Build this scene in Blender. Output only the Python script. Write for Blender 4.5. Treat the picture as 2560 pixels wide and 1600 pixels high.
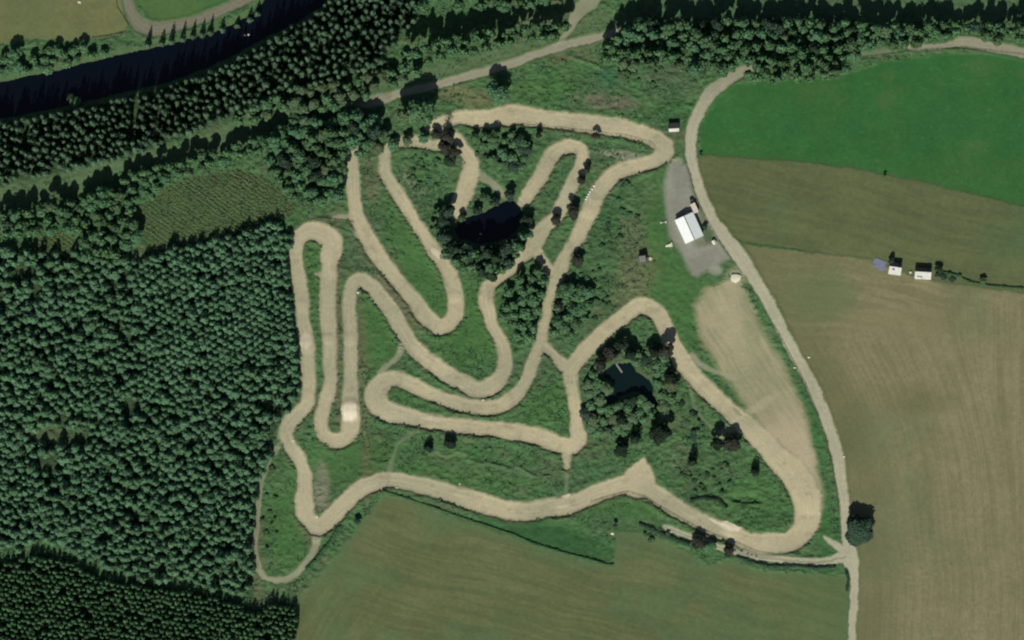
import bpy, math, random
import numpy as np
from mathutils import Vector
random.seed(7)
RNG = np.random.default_rng(7)
R = math.radians
# ---------------------------------------------------------------- camera, sky, sun, exposure
scene = bpy.context.scene
for o in list(bpy.data.objects):
    bpy.data.objects.remove(o)
COL = scene.collection
FU = 0.2 * 2560 / 2419.0            # metres per plan unit (plan is 2419 x 1512 units, origin top left)
CAM_H = 2500.0
cam_d = bpy.data.cameras.new('camera')
cam = bpy.data.objects.new('camera', cam_d)
COL.objects.link(cam)
cam.location = (0, 0, CAM_H)
cam.rotation_euler = (0, 0, 0)
cam_d.sensor_width = 36
cam_d.lens = 36 * CAM_H / 512.0
cam_d.clip_start = 10
cam_d.clip_end = 12000
scene.camera = cam
SUN_EL, SUN_AZ = R(44), R(190)
world = bpy.data.worlds.new('World')
scene.world = world
world.use_nodes = True
wn = world.node_tree.nodes
sky = wn.new('ShaderNodeTexSky')
sky.sky_type = 'NISHITA'
sky.sun_disc = False
sky.sun_elevation = SUN_EL
sky.sun_rotation = SUN_AZ
world.node_tree.links.new(sky.outputs[0], wn['Background'].inputs[0])
wn['Background'].inputs[1].default_value = 0.05
sd = bpy.data.lights.new('sun', 'SUN')
sun = bpy.data.objects.new('sun', sd)
COL.objects.link(sun)
sd.energy = 4.65
sd.angle = R(0.6)
sd.color = (0.985, 0.975, 0.87)
sv = Vector((math.sin(SUN_AZ) * math.cos(SUN_EL), math.cos(SUN_AZ) * math.cos(SUN_EL), math.sin(SUN_EL)))
sun.rotation_euler = sv.to_track_quat('Z', 'Y').to_euler()
sun.location = (0, -200, 400)
scene.view_settings.view_transform = 'Standard'
scene.view_settings.look = 'None'
scene.view_settings.gamma = 1
scene.view_settings.exposure = 0.0
scene.cycles.filter_width = 2.1

# ---------------------------------------------------------------- helpers
def W(fx, fy):
    "plan units -> world metres"
    return ((fx - 1209.5) * FU, (756 - fy) * FU)
def T(c, r, x, y):
    "tile reading -> plan units"
    return (604.75 * c + x / 4.0, 378.0 * r + y / 4.0)
def tag(o, label=None, cat=None, group=None, kind=None):
    if label: o['label'] = label
    if cat: o['category'] = cat
    if group: o['group'] = group
    if kind: o['kind'] = kind
    return o
def mesh_np(name, V, F, mat=None, parent=None, smooth=False, attrs=None, colors=None, link=True):
    "mesh from numpy arrays: F is (n,3) or (n,4)"
    V = np.asarray(V, np.float32); F = np.asarray(F, np.int32)
    k = F.shape[1]
    me = bpy.data.meshes.new(name)
    me.vertices.add(len(V)); me.vertices.foreach_set('co', V.ravel())
    me.loops.add(F.size); me.loops.foreach_set('vertex_index', F.ravel())
    me.polygons.add(len(F))
    me.polygons.foreach_set('loop_start', np.arange(0, F.size, k, dtype=np.int32))
    if smooth:
        me.polygons.foreach_set('use_smooth', np.ones(len(F), bool))
    me.update(calc_edges=True)
    if not smooth:
        me.polygons.foreach_set('use_smooth', np.zeros(len(F), bool))
    for n, a in (attrs or {}).items():
        at = me.attributes.new(n, 'FLOAT', 'POINT'); at.data.foreach_set('value', np.asarray(a, np.float32))
    for n, a in (colors or {}).items():
        at = me.attributes.new(n, 'FLOAT_COLOR', 'POINT')
        c4 = np.ones((len(V), 4), np.float32); c4[:, :3] = a
        at.data.foreach_set('color', c4.ravel())
    if mat: me.materials.append(mat)
    if not link: return me
    o = bpy.data.objects.new(name, me); COL.objects.link(o)
    if parent: o.parent = parent
    return o
class MB:
    "collects boxes, prisms, tubes"
    def __init__(s): s.v = []; s.f = []
    def add(s, v, f):
        n = len(s.v); s.v += [tuple(p) for p in v]; s.f += [tuple(i + n for i in q) for q in f]; return s
    def box(s, c, d, rz=0, top=1.0):
        x, y, z = d[0] / 2, d[1] / 2, d[2] / 2; ca, sa = math.cos(rz), math.sin(rz); v = []
        for zz, k in ((-z, 1), (z, top)):
            for a, b in ((-x, -y), (x, -y), (x, y), (-x, y)):
                a *= k; b *= k
                v.append((c[0] + a * ca - b * sa, c[1] + a * sa + b * ca, c[2] + zz))
        return s.add(v, [(3, 2, 1, 0), (4, 5, 6, 7), (0, 1, 5, 4), (1, 2, 6, 5), (2, 3, 7, 6), (3, 0, 4, 7)])
    def tube(s, a, b, r0, r1, n=8):
        a = Vector(a); b = Vector(b); d = (b - a).normalized()
        u = d.orthogonal().normalized(); w = d.cross(u); v = []
        for p, r in ((a, r0), (b, r1)):
            for i in range(n):
                t = 2 * math.pi * i / n
                v.append(p + u * math.cos(t) * r + w * math.sin(t) * r)
        f = [(i, (i + 1) % n, n + (i + 1) % n, n + i) for i in range(n)]
        return s.add(v, f + [tuple(range(n))[::-1], tuple(range(n, 2 * n))])
    def build(s, name, mat, parent=None, link=True):
        me = bpy.data.meshes.new(name); me.from_pydata(s.v, [], s.f); me.update(); me.materials.append(mat)
        if not link: return me
        o = bpy.data.objects.new(name, me); COL.objects.link(o)
        if parent: o.parent = parent
        return o
def empty(name, loc, rz=0, sc=1.0):
    o = bpy.data.objects.new(name, None); COL.objects.link(o)
    o.location = loc; o.rotation_euler = (0, 0, rz); o.scale = (sc, sc, sc) if not isinstance(sc, tuple) else sc
    o.empty_display_size = 0.5
    return o
_tab = np.random.default_rng(99).random((256, 256)).astype(np.float32)
def vn(u, v, seed=0):
    "smooth value noise 0..1 at lattice coordinates u,v"
    u = u + seed * 37.17; v = v + seed * 91.7
    iu = np.floor(u).astype(np.int64); iv = np.floor(v).astype(np.int64)
    fu = (u - iu).astype(np.float32); fv = (v - iv).astype(np.float32)
    fu = fu * fu * (3 - 2 * fu); fv = fv * fv * (3 - 2 * fv)
    a = _tab[iu & 255, iv & 255]; b = _tab[(iu + 1) & 255, iv & 255]
    c = _tab[iu & 255, (iv + 1) & 255]; d = _tab[(iu + 1) & 255, (iv + 1) & 255]
    return (a * (1 - fu) + b * fu) * (1 - fv) + (c * (1 - fu) + d * fu) * fv
def fbm(u, v, seed=0, oct=3):
    s = 0; a = 0.5; t = 0
    for i in range(oct):
        s = s + a * vn(u * 2 ** i, v * 2 ** i, seed + i * 5); t += a; a *= 0.55
    return s / t
def sstep(a, b, x):
    t = np.clip((x - a) / (b - a), 0, 1); return t * t * (3 - 2 * t)

# ---------------------------------------------------------------- materials
def nodes(name):
    m = bpy.data.materials.new(name); m.use_nodes = True
    return m, m.node_tree.nodes, m.node_tree.links, m.node_tree.nodes['Principled BSDF']
def mat_plain(name, col, rough=0.7, var=0.15, scale=1.5, metal=0.0, stripes=None):
    m, n, l, b = nodes(name)
    tc = n.new('ShaderNodeTexCoord'); nz = n.new('ShaderNodeTexNoise'); nz.inputs['Scale'].default_value = scale
    nz.inputs['Detail'].default_value = 5
    l.new(tc.outputs['Object'], nz.inputs['Vector'])
    rp = n.new('ShaderNodeMapRange'); rp.inputs[3].default_value = 1 - var; rp.inputs[4].default_value = 1 + var
    rp.inputs[1].default_value = 0.3; rp.inputs[2].default_value = 0.7
    l.new(nz.outputs[0], rp.inputs[0])
    mx = n.new('ShaderNodeVectorMath'); mx.operation = 'SCALE'; mx.inputs[0].default_value = col
    src = rp.outputs[0]
    if stripes:
        sp = n.new('ShaderNodeTexWave'); sp.inputs['Scale'].default_value = stripes; sp.bands_direction = 'Y'
        l.new(tc.outputs['Object'], sp.inputs['Vector'])
        r2 = n.new('ShaderNodeMapRange'); r2.inputs[3].default_value = 0.86; r2.inputs[4].default_value = 1.0
        l.new(sp.outputs['Fac'], r2.inputs[0])
        mm = n.new('ShaderNodeMath'); mm.operation = 'MULTIPLY'; l.new(src, mm.inputs[0]); l.new(r2.outputs[0], mm.inputs[1]); src = mm.outputs[0]
    l.new(src, mx.inputs['Scale']); l.new(mx.outputs[0], b.inputs['Base Color'])
    b.inputs['Roughness'].default_value = rough; b.inputs['Metallic'].default_value = metal
    b.inputs['Specular IOR Level'].default_value = 0.3
    return m
def mat_terrain():
    m, n, l, b = nodes('terrain_surface')
    at = n.new('ShaderNodeAttribute'); at.attribute_name = 'albedo'
    tc = n.new('ShaderNodeTexCoord')
    def noise(scale, lo, hi, det=4):
        z = n.new('ShaderNodeTexNoise'); z.inputs['Scale'].default_value = scale; z.inputs['Detail'].default_value = det
        l.new(tc.outputs['Object'], z.inputs['Vector'])
        r = n.new('ShaderNodeMapRange'); r.inputs[1].default_value = 0.3; r.inputs[2].default_value = 0.7
        r.inputs[3].default_value = lo; r.inputs[4].default_value = hi
        l.new(z.outputs[0], r.inputs[0]); return r.outputs[0]
    a1 = noise(0.9, 0.93, 1.07); a2 = noise(0.05, 0.94, 1.06)
    mm = n.new('ShaderNodeMath'); mm.operation = 'MULTIPLY'; l.new(a1, mm.inputs[0]); l.new(a2, mm.inputs[1])
    mx = n.new('ShaderNodeVectorMath'); mx.operation = 'SCALE'
    l.new(at.outputs['Color'], mx.inputs[0]); l.new(mm.outputs[0], mx.inputs['Scale'])
    l.new(mx.outputs[0], b.inputs['Base Color'])
    b.inputs['Roughness'].default_value = 0.95; b.inputs['Specular IOR Level'].default_value = 0.1
    return m
def mat_foliage(name, col, var=0.25, hue=0.03):
    m, n, l, b = nodes(name)
    at = n.new('ShaderNodeAttribute'); at.attribute_name = 'tint'
    oi = n.new('ShaderNodeObjectInfo')
    ad = n.new('ShaderNodeMath'); ad.operation = 'ADD'; l.new(at.outputs['Fac'], ad.inputs[0]); l.new(oi.outputs['Random'], ad.inputs[1])
    r = n.new('ShaderNodeMapRange'); r.inputs[1].default_value = 0; r.inputs[2].default_value = 2
    r.inputs[3].default_value = 1 - var; r.inputs[4].default_value = 1 + var; l.new(ad.outputs[0], r.inputs[0])
    hs = n.new('ShaderNodeHueSaturation'); hs.inputs['Color'].default_value = (*col, 1)
    r2 = n.new('ShaderNodeMapRange'); r2.inputs[3].default_value = 0.5 - hue; r2.inputs[4].default_value = 0.5 + hue
    l.new(oi.outputs['Random'], r2.inputs[0]); l.new(r2.outputs[0], hs.inputs['Hue']); l.new(r.outputs[0], hs.inputs['Value'])
    l.new(hs.outputs[0], b.inputs['Base Color'])
    b.inputs['Roughness'].default_value = 0.8; b.inputs['Specular IOR Level'].default_value = 0.15
    return m
def mat_water(name, col):
    m, n, l, b = nodes(name)
    nz = n.new('ShaderNodeTexNoise'); nz.inputs['Scale'].default_value = 0.6
    bp = n.new('ShaderNodeBump'); bp.inputs['Strength'].default_value = 0.15; l.new(nz.outputs[0], bp.inputs['Height'])
    l.new(bp.outputs[0], b.inputs['Normal'])
    b.inputs['Base Color'].default_value = (*col, 1); b.inputs['Roughness'].default_value = 0.12; b.inputs['Specular IOR Level'].default_value = 0.28
    return m
M_TER = mat_terrain()
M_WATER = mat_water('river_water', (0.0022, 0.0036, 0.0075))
M_POND = mat_water('pond_water', (0.004, 0.011, 0.011))
FOL = {
 'spruce': mat_foliage('spruce_needles', (0.068, 0.142, 0.073), 0.3, .02),
 'fir': mat_foliage('dark_fir_needles', (0.062, 0.112, 0.066), 0.4),
 'young': mat_foliage('young_spruce_needles', (0.062, 0.138, 0.072), 0.3),
 'leaf': mat_foliage('broad_leaves', (0.060, 0.128, 0.058), 0.4),
 'olive': mat_foliage('willow_leaves', (0.080, 0.122, 0.062), 0.35),
 'dark': mat_foliage('dark_leaves', (0.028, 0.052, 0.032), 0.4),
 'black': mat_foliage('shaded_yew_needles', (0.014, 0.026, 0.016), .35),
 'copper': mat_foliage('copper_leaves', (0.032, 0.034, 0.025), 0.4, 0.01),
 'scrub': mat_foliage('scrub_leaves', (0.056, 0.118, 0.050), 0.3),
}
M_BARK = mat_plain('bark', (0.06, 0.05, 0.038), 0.9, 0.3)

# ---------------------------------------------------------------- plan of the place
# ribbons: (tile col, tile row, x, y, width) in tile readings
TRACK = {}
TRACK['main'] = [(1,0,1700,1190,110),(1,0,1900,1122,118),(1,0,2050,1125,140),(1,0,2200,1125,150),(1,0,2419,1085,185),(2,0,150,1105,170),(2,0,300,1125,152),
 (2,0,600,1160,155),(2,0,900,1190,165),(2,0,1150,1240,155),(2,0,1330,1305,155),(2,0,1440,1385,165),(2,0,1430,1460,160),(2,1,1330,15,125),
 (2,1,1200,55,125),(2,1,1050,100,130),(2,1,930,165,135),(2,1,850,255,140),(2,1,785,370,140),(2,1,738,480,150),(2,1,683,600,135),(2,1,622,740,122),
 (2,1,510,900,85),(2,1,455,1030,125),(2,1,420,1130,105),(2,1,392,1200,88),(2,1,345,1350,66),(2,1,325,1500,62),(2,2,300,60,75),(2,2,270,220,95),
 (2,2,215,350,105),(2,2,165,500,110),(2,2,90,650,115),(1,2,2430,740,125),(1,2,2300,812,125),(1,2,2150,835,125),(1,2,1950,805,125),(1,2,1700,722,115),
 (1,2,1500,630,120),(1,2,1320,560,130),(1,2,1200,590,160),(1,2,1125,700,190),(1,2,1170,825,185),(1,2,1300,888,165),(1,2,1500,932,132),(1,2,1700,970,135),
 (1,2,2000,1012,118),(1,2,2250,1035,130),(2,2,0,1060,140),(2,2,250,1105,145),(2,2,430,1175,150),(2,2,560,1195,150),(2,2,625,1130,130),(2,2,612,1030,130),
 (2,2,600,900,105),(2,2,572,700,95),(2,2,556,580,105),(2,2,565,470,140),(2,2,640,365,145),(2,2,750,240,145),(2,2,880,110,140),(2,2,1010,0,135),
 (2,1,1110,1440,135),(2,1,1220,1385,148),(2,1,1340,1420,150),(2,1,1410,1500,150),(2,2,1440,60,150),(2,2,1500,190,150),(2,2,1600,380,160),(2,2,1740,560,155),
 (2,2,1950,765,150),(2,2,2150,945,160),(2,2,2330,1110,185),(3,2,70,1290,210),(3,2,220,1430,240),(3,3,320,60,250),(3,3,365,200,245),(3,3,372,350,220),
 (3,3,325,490,205),(3,3,200,585,190),(3,3,30,605,185),(2,3,2250,585,165),(2,3,2000,485,150),(2,3,1700,360,150),(2,3,1450,205,160),(2,3,1270,85,150),
 (2,3,1080,40,155),(2,3,820,120,150),(2,3,600,220,155),(2,3,300,280,158),(2,3,0,300,170),(1,3,2250,260,170),(1,3,2000,185,165),(1,3,1600,65,145),
 (1,3,1300,0,135),(1,3,1150,20,140),(1,3,1000,80,148),(1,3,850,210,150),(1,3,720,350,150),(1,3,600,450,150),(1,3,530,420,130),(1,3,465,330,150),(1,3,452,220,170),
 (1,3,460,100,132),(1,2,455,1430,118),(1,2,395,1300,112),(1,2,320,1200,118),(1,2,278,1100,116),(1,2,305,1000,120),(1,2,400,890,125),(1,2,480,790,120),
 (1,2,496,680,110),(1,2,495,500,110),(1,2,487,300,118),(1,2,470,150,128),(1,2,443,0,115),(1,1,435,1350,105),(1,1,400,1120,120),(1,1,382,950,118),
 (1,1,380,850,120),(1,1,410,730,140),(1,1,510,672,160),(1,1,630,695,175),(1,1,710,790,185),(1,1,705,900,165),(1,1,688,1010,135),(1,1,683,1200,132),
 (1,1,680,1450,130),(1,2,690,150,122),(1,2,700,400,110),(1,2,700,600,112),(1,2,665,760,112),(1,2,625,900,106),(1,2,620,1020,102),(1,2,665,1110,110),
 (1,2,770,1150,130),(1,2,860,1100,135),(1,2,895,1000,165),(1,2,898,860,160),(1,2,892,720,125),(1,2,892,560,112),(1,2,895,300,110),(1,2,885,0,110),
 (1,1,882,1380,105),(1,1,895,1230,110),(1,1,935,1155,125),(1,1,1010,1140,130),(1,1,1090,1195,130),(1,1,1180,1305,140),(1,1,1290,1450,140),(1,2,1335,10,145),
 (1,2,1400,130,135),(1,2,1480,250,138),(1,2,1600,370,140),(1,2,1780,500,140),(1,2,1950,600,140),(1,2,2100,665,140),(1,2,2240,620,148),(1,2,2335,510,128),
 (1,2,2352,350,112),(1,2,2310,200,108),(1,2,2225,30,105),(1,1,2195,1430,120),(1,1,2170,1320,125),(1,1,2190,1220,110),(1,1,2270,1135,105),(1,1,2400,1050,85),
 (2,1,60,945,95),(2,1,160,860,130),(2,1,230,750,170),(2,1,310,640,130),(2,1,420,540,110),(2,1,490,400,125),(2,1,545,280,118),(2,1,605,150,105),
 (2,1,648,30,92),(2,0,672,1490,92),(2,0,640,1410,115),(2,0,545,1385,130),(2,0,430,1420,130),(2,1,350,0,140),(2,1,285,130,135),(2,1,200,270,130),(2,1,110,380,115)]
TRACK['strip'] = [(1,0,905,1400,95),(1,1,910,0,102),(1,1,912,200,110),(1,1,928,400,110),(1,1,970,580,128),(1,1,1070,780,135),(1,1,1200,975,140),(1,1,1350,1155,132),
 (1,1,1500,1340,135),(1,1,1620,1500,150),(1,2,1740,70,150),(1,2,1850,10,140),(1,1,1885,1410,130),(1,1,1878,1280,132),(1,1,1850,1150,128),(1,1,1780,1000,125),
 (1,1,1700,880,122),(1,1,1600,745,110),(1,1,1500,590,100),(1,1,1400,420,108),(1,1,1300,265,110),(1,1,1225,130,90),(1,1,1220,0,85),(1,0,1255,1400,90),
 (1,0,1400,1340,90),(1,0,1560,1350,90),(1,0,1700,1380,80),(1,0,1800,1350,90),(1,0,1880,1300,95),(1,0,1960,1410,105),(1,1,2030,20,115),(1,1,2015,180,150),
 (1,1,1960,340,150),(1,1,1880,500,130)]
SPUR = {'spur_a': [(1,0,1650,1190,120),(1,0,1800,1300,60)],
 'spur_b': [(2,1,215,860,110),(2,1,290,950,80),(2,1,370,1060,100)],
 'spur_c': [(2,2,280,240,90),(2,2,390,330,80),(2,2,500,440,110)],
 'spur_d': [(2,2,560,1200,110),(2,2,522,1280,75),(2,2,520,1400,45)],
 'spur_e': [(2,2,1240,1330,50),(2,2,1225,1420,150),(2,2,1200,1500,260),(2,3,1200,20,300)]
}
LANE = {'lane_m': [(2,2,520,1380,34),(2,2,512,1512,26),(2,3,508,130,30)],'spur_h': [(1,3,590,480,120),(1,3,560,620,64),(1,3,480,770,52),(1,3,390,880,48),(1,3,290,940,48),(1,3,180,950,50),(1,3,80,910,54),(1,3,10,820,54)],
 'spur_f': [(2,2,1690,330,50),(2,2,1800,430,45),(2,2,1950,500,40),(2,2,2100,545,50)],'lane_h': [(2,1,1440,20,40),(2,1,1580,10,60)],
 'lane_i': [(2,2,1560,420,20),(2,2,1680,640,18),(2,2,1720,820,18),(2,2,1840,980,18),(2,2,1960,1060,18)],
 'lane_j': [(1,1,730,545,30),(1,1,880,540,60)],'lane_k': [(1,1,560,1075,20),(1,1,620,1080,50)],'lane_a': [(1,2,1385,250,70),(1,2,1335,350,50),(1,2,1240,430,42),(1,2,1160,510,35)],
 'lane_b': [(1,1,2100,130,70),(1,1,2230,220,66),(1,1,2350,330,70)],
 'lane_c': [(1,2,215,1190,36),(1,2,140,1310,34),(1,2,80,1440,34),(1,3,50,50,40),(1,3,20,250,40),(1,3,5,450,40),(1,3,-10,650,42),(1,3,20,830,58)],
 'lane_d': [(2,0,420,440,60),(2,0,530,300,50),(2,0,620,130,110),(2,0,740,0,170),(2,0,800,-80,170)],
 'lane_e': [(3,0,850,520,50),(3,0,1020,500,60),(3,0,1200,475,40)],
 'lane_f': [(1,2,1480,1090,16),(1,2,1390,1130,14),(1,2,1310,1240,14),(1,2,1270,1400,50),(1,2,1260,1460,60)],
 'lane_g': [(1,2,1690,1250,12),(1,2,1780,1300,12),(1,2,1900,1270,12),(1,2,1980,1290,10)]}
THIN = ('lane_m', 'lane_f', 'lane_g', 'lane_i', 'lane_e')
ROAD = {'farm': [(2,0,2250,650,90),(2,0,2120,710,95),(2,0,2000,785,105),(2,0,1880,880,112),(2,0,1785,1020,102),(2,0,1712,1180,100),(2,0,1688,1350,98),(2,1,1695,0,92),(2,1,1740,160,92),
 (2,1,1802,350,95),(2,1,1895,560,100),(2,1,2000,720,118),(2,1,2130,890,128),(2,1,2260,1080,118),(2,1,2419,1340,110),(3,2,85,0,105),(3,2,270,350,108),(3,2,430,640,104),
 (3,2,555,960,100),(3,2,640,1220,100),(3,2,690,1500,98),(3,3,722,250,95),(3,3,745,500,95),(3,3,770,660,120),(3,3,780,760,150),(3,3,808,870,80),(3,3,815,1100,64),(3,3,790,1512,66),(3,3,775,1700,66)],
 'south_lane': [(3,3,740,730,120),(3,3,600,760,72),(3,3,450,775,62),(3,3,200,762,62),(3,3,0,738,62),(2,3,2250,712,60),(2,3,2000,645,56),(2,3,1800,570,56),(2,3,1600,505,56),(2,3,1450,440,40)],
 'south_spur': [(3,3,720,680,70),(3,3,620,600,60),(3,3,540,540,30)],
 'north': [(1,0,900,980,60),(1,0,1120,955,105),(1,0,1350,890,70),(1,0,1650,820,74),(1,0,1950,742,76),(1,0,2200,670,74),(2,0,30,590,78),(2,0,300,490,72),(2,0,600,408,70),(2,0,850,345,64),(2,0,1000,290,70)],
 'north_west': [(0,0,1215,-80,90),(0,0,1220,60,95),(0,0,1280,190,120),(0,0,1400,270,140),(0,0,1560,265,115),(0,0,1750,225,100),(0,0,1950,160,95),(0,0,2150,70,90),(0,0,2350,-20,90),(0,0,2500,-90,90)],
 'north_east': [(3,0,1350,445,60),(3,0,1500,445,50),(3,0,1700,430,50),(3,0,1860,400,90),(3,0,2100,440,92),(3,0,2419,505,92),(3,0,2600,550,92)]}
def poly_t(c, r, pts): return [T(c, r, x, y) for x, y in pts]
YARD = poly_t(2, 1, [(1510,0),(1650,40),(1700,250),(1750,400),(1900,690),(2060,930),(1960,990),(1975,1070),(1850,1050),(1760,1115),(1690,1100),(1600,900),(1490,720),(1460,550),(1430,300),(1450,140)])
PASTURE = [(1720,205),(1800,192),(1980,185),(2080,150),(2250,127),(2520,135),(2520,505),(2419,487),(2300,458),(2150,423),(2000,395),(1850,378),(1700,368),(1657,365),(1655,300),(1680,250)]
MIDFIELD = [(1650,368),(1700,370),(1850,380),(2000,397),(2150,425),(2300,460),(2419,489),(2520,507),(2520,720),(2419,690),(2250,668),(2170,655),(2060,612),(1960,600),(1755,572),(1690,535),(1655,460),(1632,380)]
EASTFIELD = [(1752,574),(1785,585),(1950,600),(2060,612),(2170,655),(2250,668),(2419,690),(2520,720),(2520,1600),(2020,1600),(2028,1400),(2030,1310),(2015,1290),(1992,1140),(1955,970),(1898,840),(1840,720),(1790,640)]
SOUTHFIELD = [(905,1175),(960,1180),(1100,1235),(1300,1300),(1400,1332),(1452,1342),(1458,1262),(1500,1262),(1560,1275),(1620,1305),(1660,1335),(1720,1330),(1800,1352),(2005,1362),(1998,1600),(680,1600),(700,1420),(800,1310),(860,1230)]
TANFIELD = [(1645,725),(1672,690),(1715,672),(1741,668),(1765,705),(1792,766),(1847,864),(1890,962),(1918,1061),(1932,1137),(1940,1200),(1905,1185),(1850,1105),(1800,1040),(1772,1000),(1790,990),(1763,948),(1735,910),(1706,876),(1660,800)]
NWFIELD = [(-80,-60),(285,-60),(288,30),(302,70),(250,88),(150,98),(65,92),(0,105),(-80,110)]
NWGREEN = [(330,-60),(640,-60),(560,0),(500,22),(440,44),(400,50),(360,40),(330,15)]
RIVER = [(-110,212),(0,192),(60,180),(130,165),(200,148),(300,124),(400,102),(500,76),(560,50),(600,28),(640,-20),(690,-80),(760,-80),(900,-80),(820,-20),(720,45),(600,105),(500,158),(400,194),(300,218),(200,242),(100,264),(0,282),(-110,300)]  # edges pushed out; dark water stands in for the shaded banks
POND_A = [(1075,540),(1095,516),(1135,505),(1175,485),(1208,470),(1230,490),(1236,525),(1215,552),(1175,572),(1120,575),(1085,562)]
POND_B = poly_t(2, 2, [(880,480),(980,405),(1120,410),(1190,500),(1290,560),(1340,640),(1320,700),(1395,800),(1390,850),(1290,775),(1210,690),(1120,680),(1000,730),(950,780),(870,810),(890,720),(960,660),(940,590),(870,540)])
CLEAR = [(325,500),(400,440),(470,415),(560,400),(640,425),(700,480),(690,510),(640,530),(560,545),(500,565),(420,590),(345,600)]
CLEAR2 = [(80,560),(170,545),(185,600),(150,660),(90,650)]

# ---------------------------------------------------------------- terrain arrays
SP = 0.4
XH, YH = 280.0, 184.0
xs = np.arange(-XH, XH + SP / 2, SP).astype(np.float32)
ys = np.arange(-YH, YH + SP / 2, SP).astype(np.float32)
NX, NY = len(xs), len(ys)
GX, GY = np.meshgrid(xs, ys)                 # shape NY,NX
PX = GX / FU + 1209.5; PY = 756 - GY / FU    # plan units
# wobble so that drawn edges are never clean
WX = GX + (fbm(GX / 5, GY / 5, 1) - 0.5) * 1.6 + (vn(GX / 1.1, GY / 1.1, 3) - 0.5) * 0.5
WY = GY + (fbm(GX / 5, GY / 5, 2) - 0.5) * 1.6 + (vn(GX / 1.1, GY / 1.1, 4) - 0.5) * 0.5
def spline(pts):
    P = np.array([(*W(*T(c, r, x, y)), w / 4.0 * FU) for c, r, x, y, w in pts])
    out = []
    n = len(P)
    for i in range(n - 1):
        p0, p1, p2, p3 = P[max(i - 1, 0)], P[i], P[i + 1], P[min(i + 2, n - 1)]
        L = np.hypot(*(p2 - p1)[:2]); k = max(2, int(L / 1.5))
        for j in range(k):
            t = j / k
            out.append(0.5 * ((2 * p1) + (-p0 + p2) * t + (2 * p0 - 5 * p1 + 4 * p2 - p3) * t * t + (-p0 + 3 * p1 - 3 * p2 + p3) * t ** 3))
    out.append(P[-1])
    return np.array(out)
def ribbon_sd(S, curves, pad=9.0):
    for C in curves:
        for a, b in zip(C[:-1], C[1:]):
            r = pad + max(a[2], b[2]) / 2
            x0 = int((min(a[0], b[0]) - r + XH) / SP); x1 = int((max(a[0], b[0]) + r + XH) / SP) + 2
            y0 = int((min(a[1], b[1]) - r + YH) / SP); y1 = int((max(a[1], b[1]) + r + YH) / SP) + 2
            x0, y0 = max(x0, 0), max(y0, 0); x1, y1 = min(x1, NX), min(y1, NY)
            if x0 >= x1 or y0 >= y1: continue
            sl = (slice(y0, y1), slice(x0, x1))
            dx, dy = b[0] - a[0], b[1] - a[1]; L2 = dx * dx + dy * dy + 1e-9
            t = np.clip(((WX[sl] - a[0]) * dx + (WY[sl] - a[1]) * dy) / L2, 0, 1)
            d = np.hypot(WX[sl] - a[0] - t * dx, WY[sl] - a[1] - t * dy) - (a[2] + (b[2] - a[2]) * t) / 2
            S[sl] = np.minimum(S[sl], d)
    return S
def poly_sd(pts, pad=12.0):
    P = np.array([W(*p) for p in pts])
    S = np.full((NY, NX), 99.0, np.float32)
    x0 = max(int((P[:, 0].min() - pad + XH) / SP), 0); x1 = min(int((P[:, 0].max() + pad + XH) / SP) + 1, NX)
    y0 = max(int((P[:, 1].min() - pad + YH) / SP), 0); y1 = min(int((P[:, 1].max() + pad + YH) / SP) + 1, NY)
    sl = (slice(y0, y1), slice(x0, x1)); X = WX[sl]; Y = WY[sl]
    D = np.full(X.shape, 1e9, np.float32); ins = np.zeros(X.shape, bool)
    for a, b in zip(P, np.roll(P, -1, 0)):
        dx, dy = b - a
        t = np.clip(((X - a[0]) * dx + (Y - a[1]) * dy) / (dx * dx + dy * dy + 1e-9), 0, 1)
        D = np.minimum(D, np.hypot(X - a[0] - t * dx, Y - a[1] - t * dy))
        c = ((a[1] > Y) != (b[1] > Y)) & (X < (b[0] - a[0]) * (Y - a[1]) / (b[1] - a[1] + 1e-12) + a[0])
        ins ^= c
    S[sl] = np.where(ins, -D, D)
    return S
def inside(pts, x, y):
    "plan units point in polygon"
    c = False; n = len(pts); j = n - 1
    for i in range(n):
        xi, yi = pts[i]; xj, yj = pts[j]
        if (yi > y) != (yj > y) and x < (xj - xi) * (y - yi) / (yj - yi) + xi: c = not c
        j = i
    return c
big = lambda: np.full((NY, NX), 99.0, np.float32)
curves = {k: spline(v) for k, v in list(TRACK.items()) + list(SPUR.items()) + list(LANE.items()) + list(ROAD.items())}
sd_track = ribbon_sd(big(), [curves[k] for k in list(TRACK) + list(SPUR)])
sd_lane = ribbon_sd(big(), [curves[k] for k in LANE])
sd_road = ribbon_sd(big(), [curves[k] for k in ROAD])
sd_yard = poly_sd(YARD); sd_past = poly_sd(PASTURE); sd_mid = poly_sd(MIDFIELD); sd_east = poly_sd(EASTFIELD)
sd_south = poly_sd(SOUTHFIELD); sd_tan = poly_sd(TANFIELD); sd_nw = poly_sd(NWFIELD); sd_nwg = poly_sd(NWGREEN)
sd_river = poly_sd(RIVER); sd_pa = poly_sd(POND_A); sd_pb = poly_sd(POND_B)
sd_cl = np.minimum(poly_sd(CLEAR), poly_sd(CLEAR2))
sd_field = np.minimum.reduce([sd_past, sd_mid, sd_east, sd_south, sd_tan, sd_nw, sd_nwg])
sd_hard = np.minimum.reduce([sd_track, sd_lane + .3, sd_road, sd_yard])
sd_water = np.minimum.reduce([sd_river, sd_pa, sd_pb])

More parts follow.
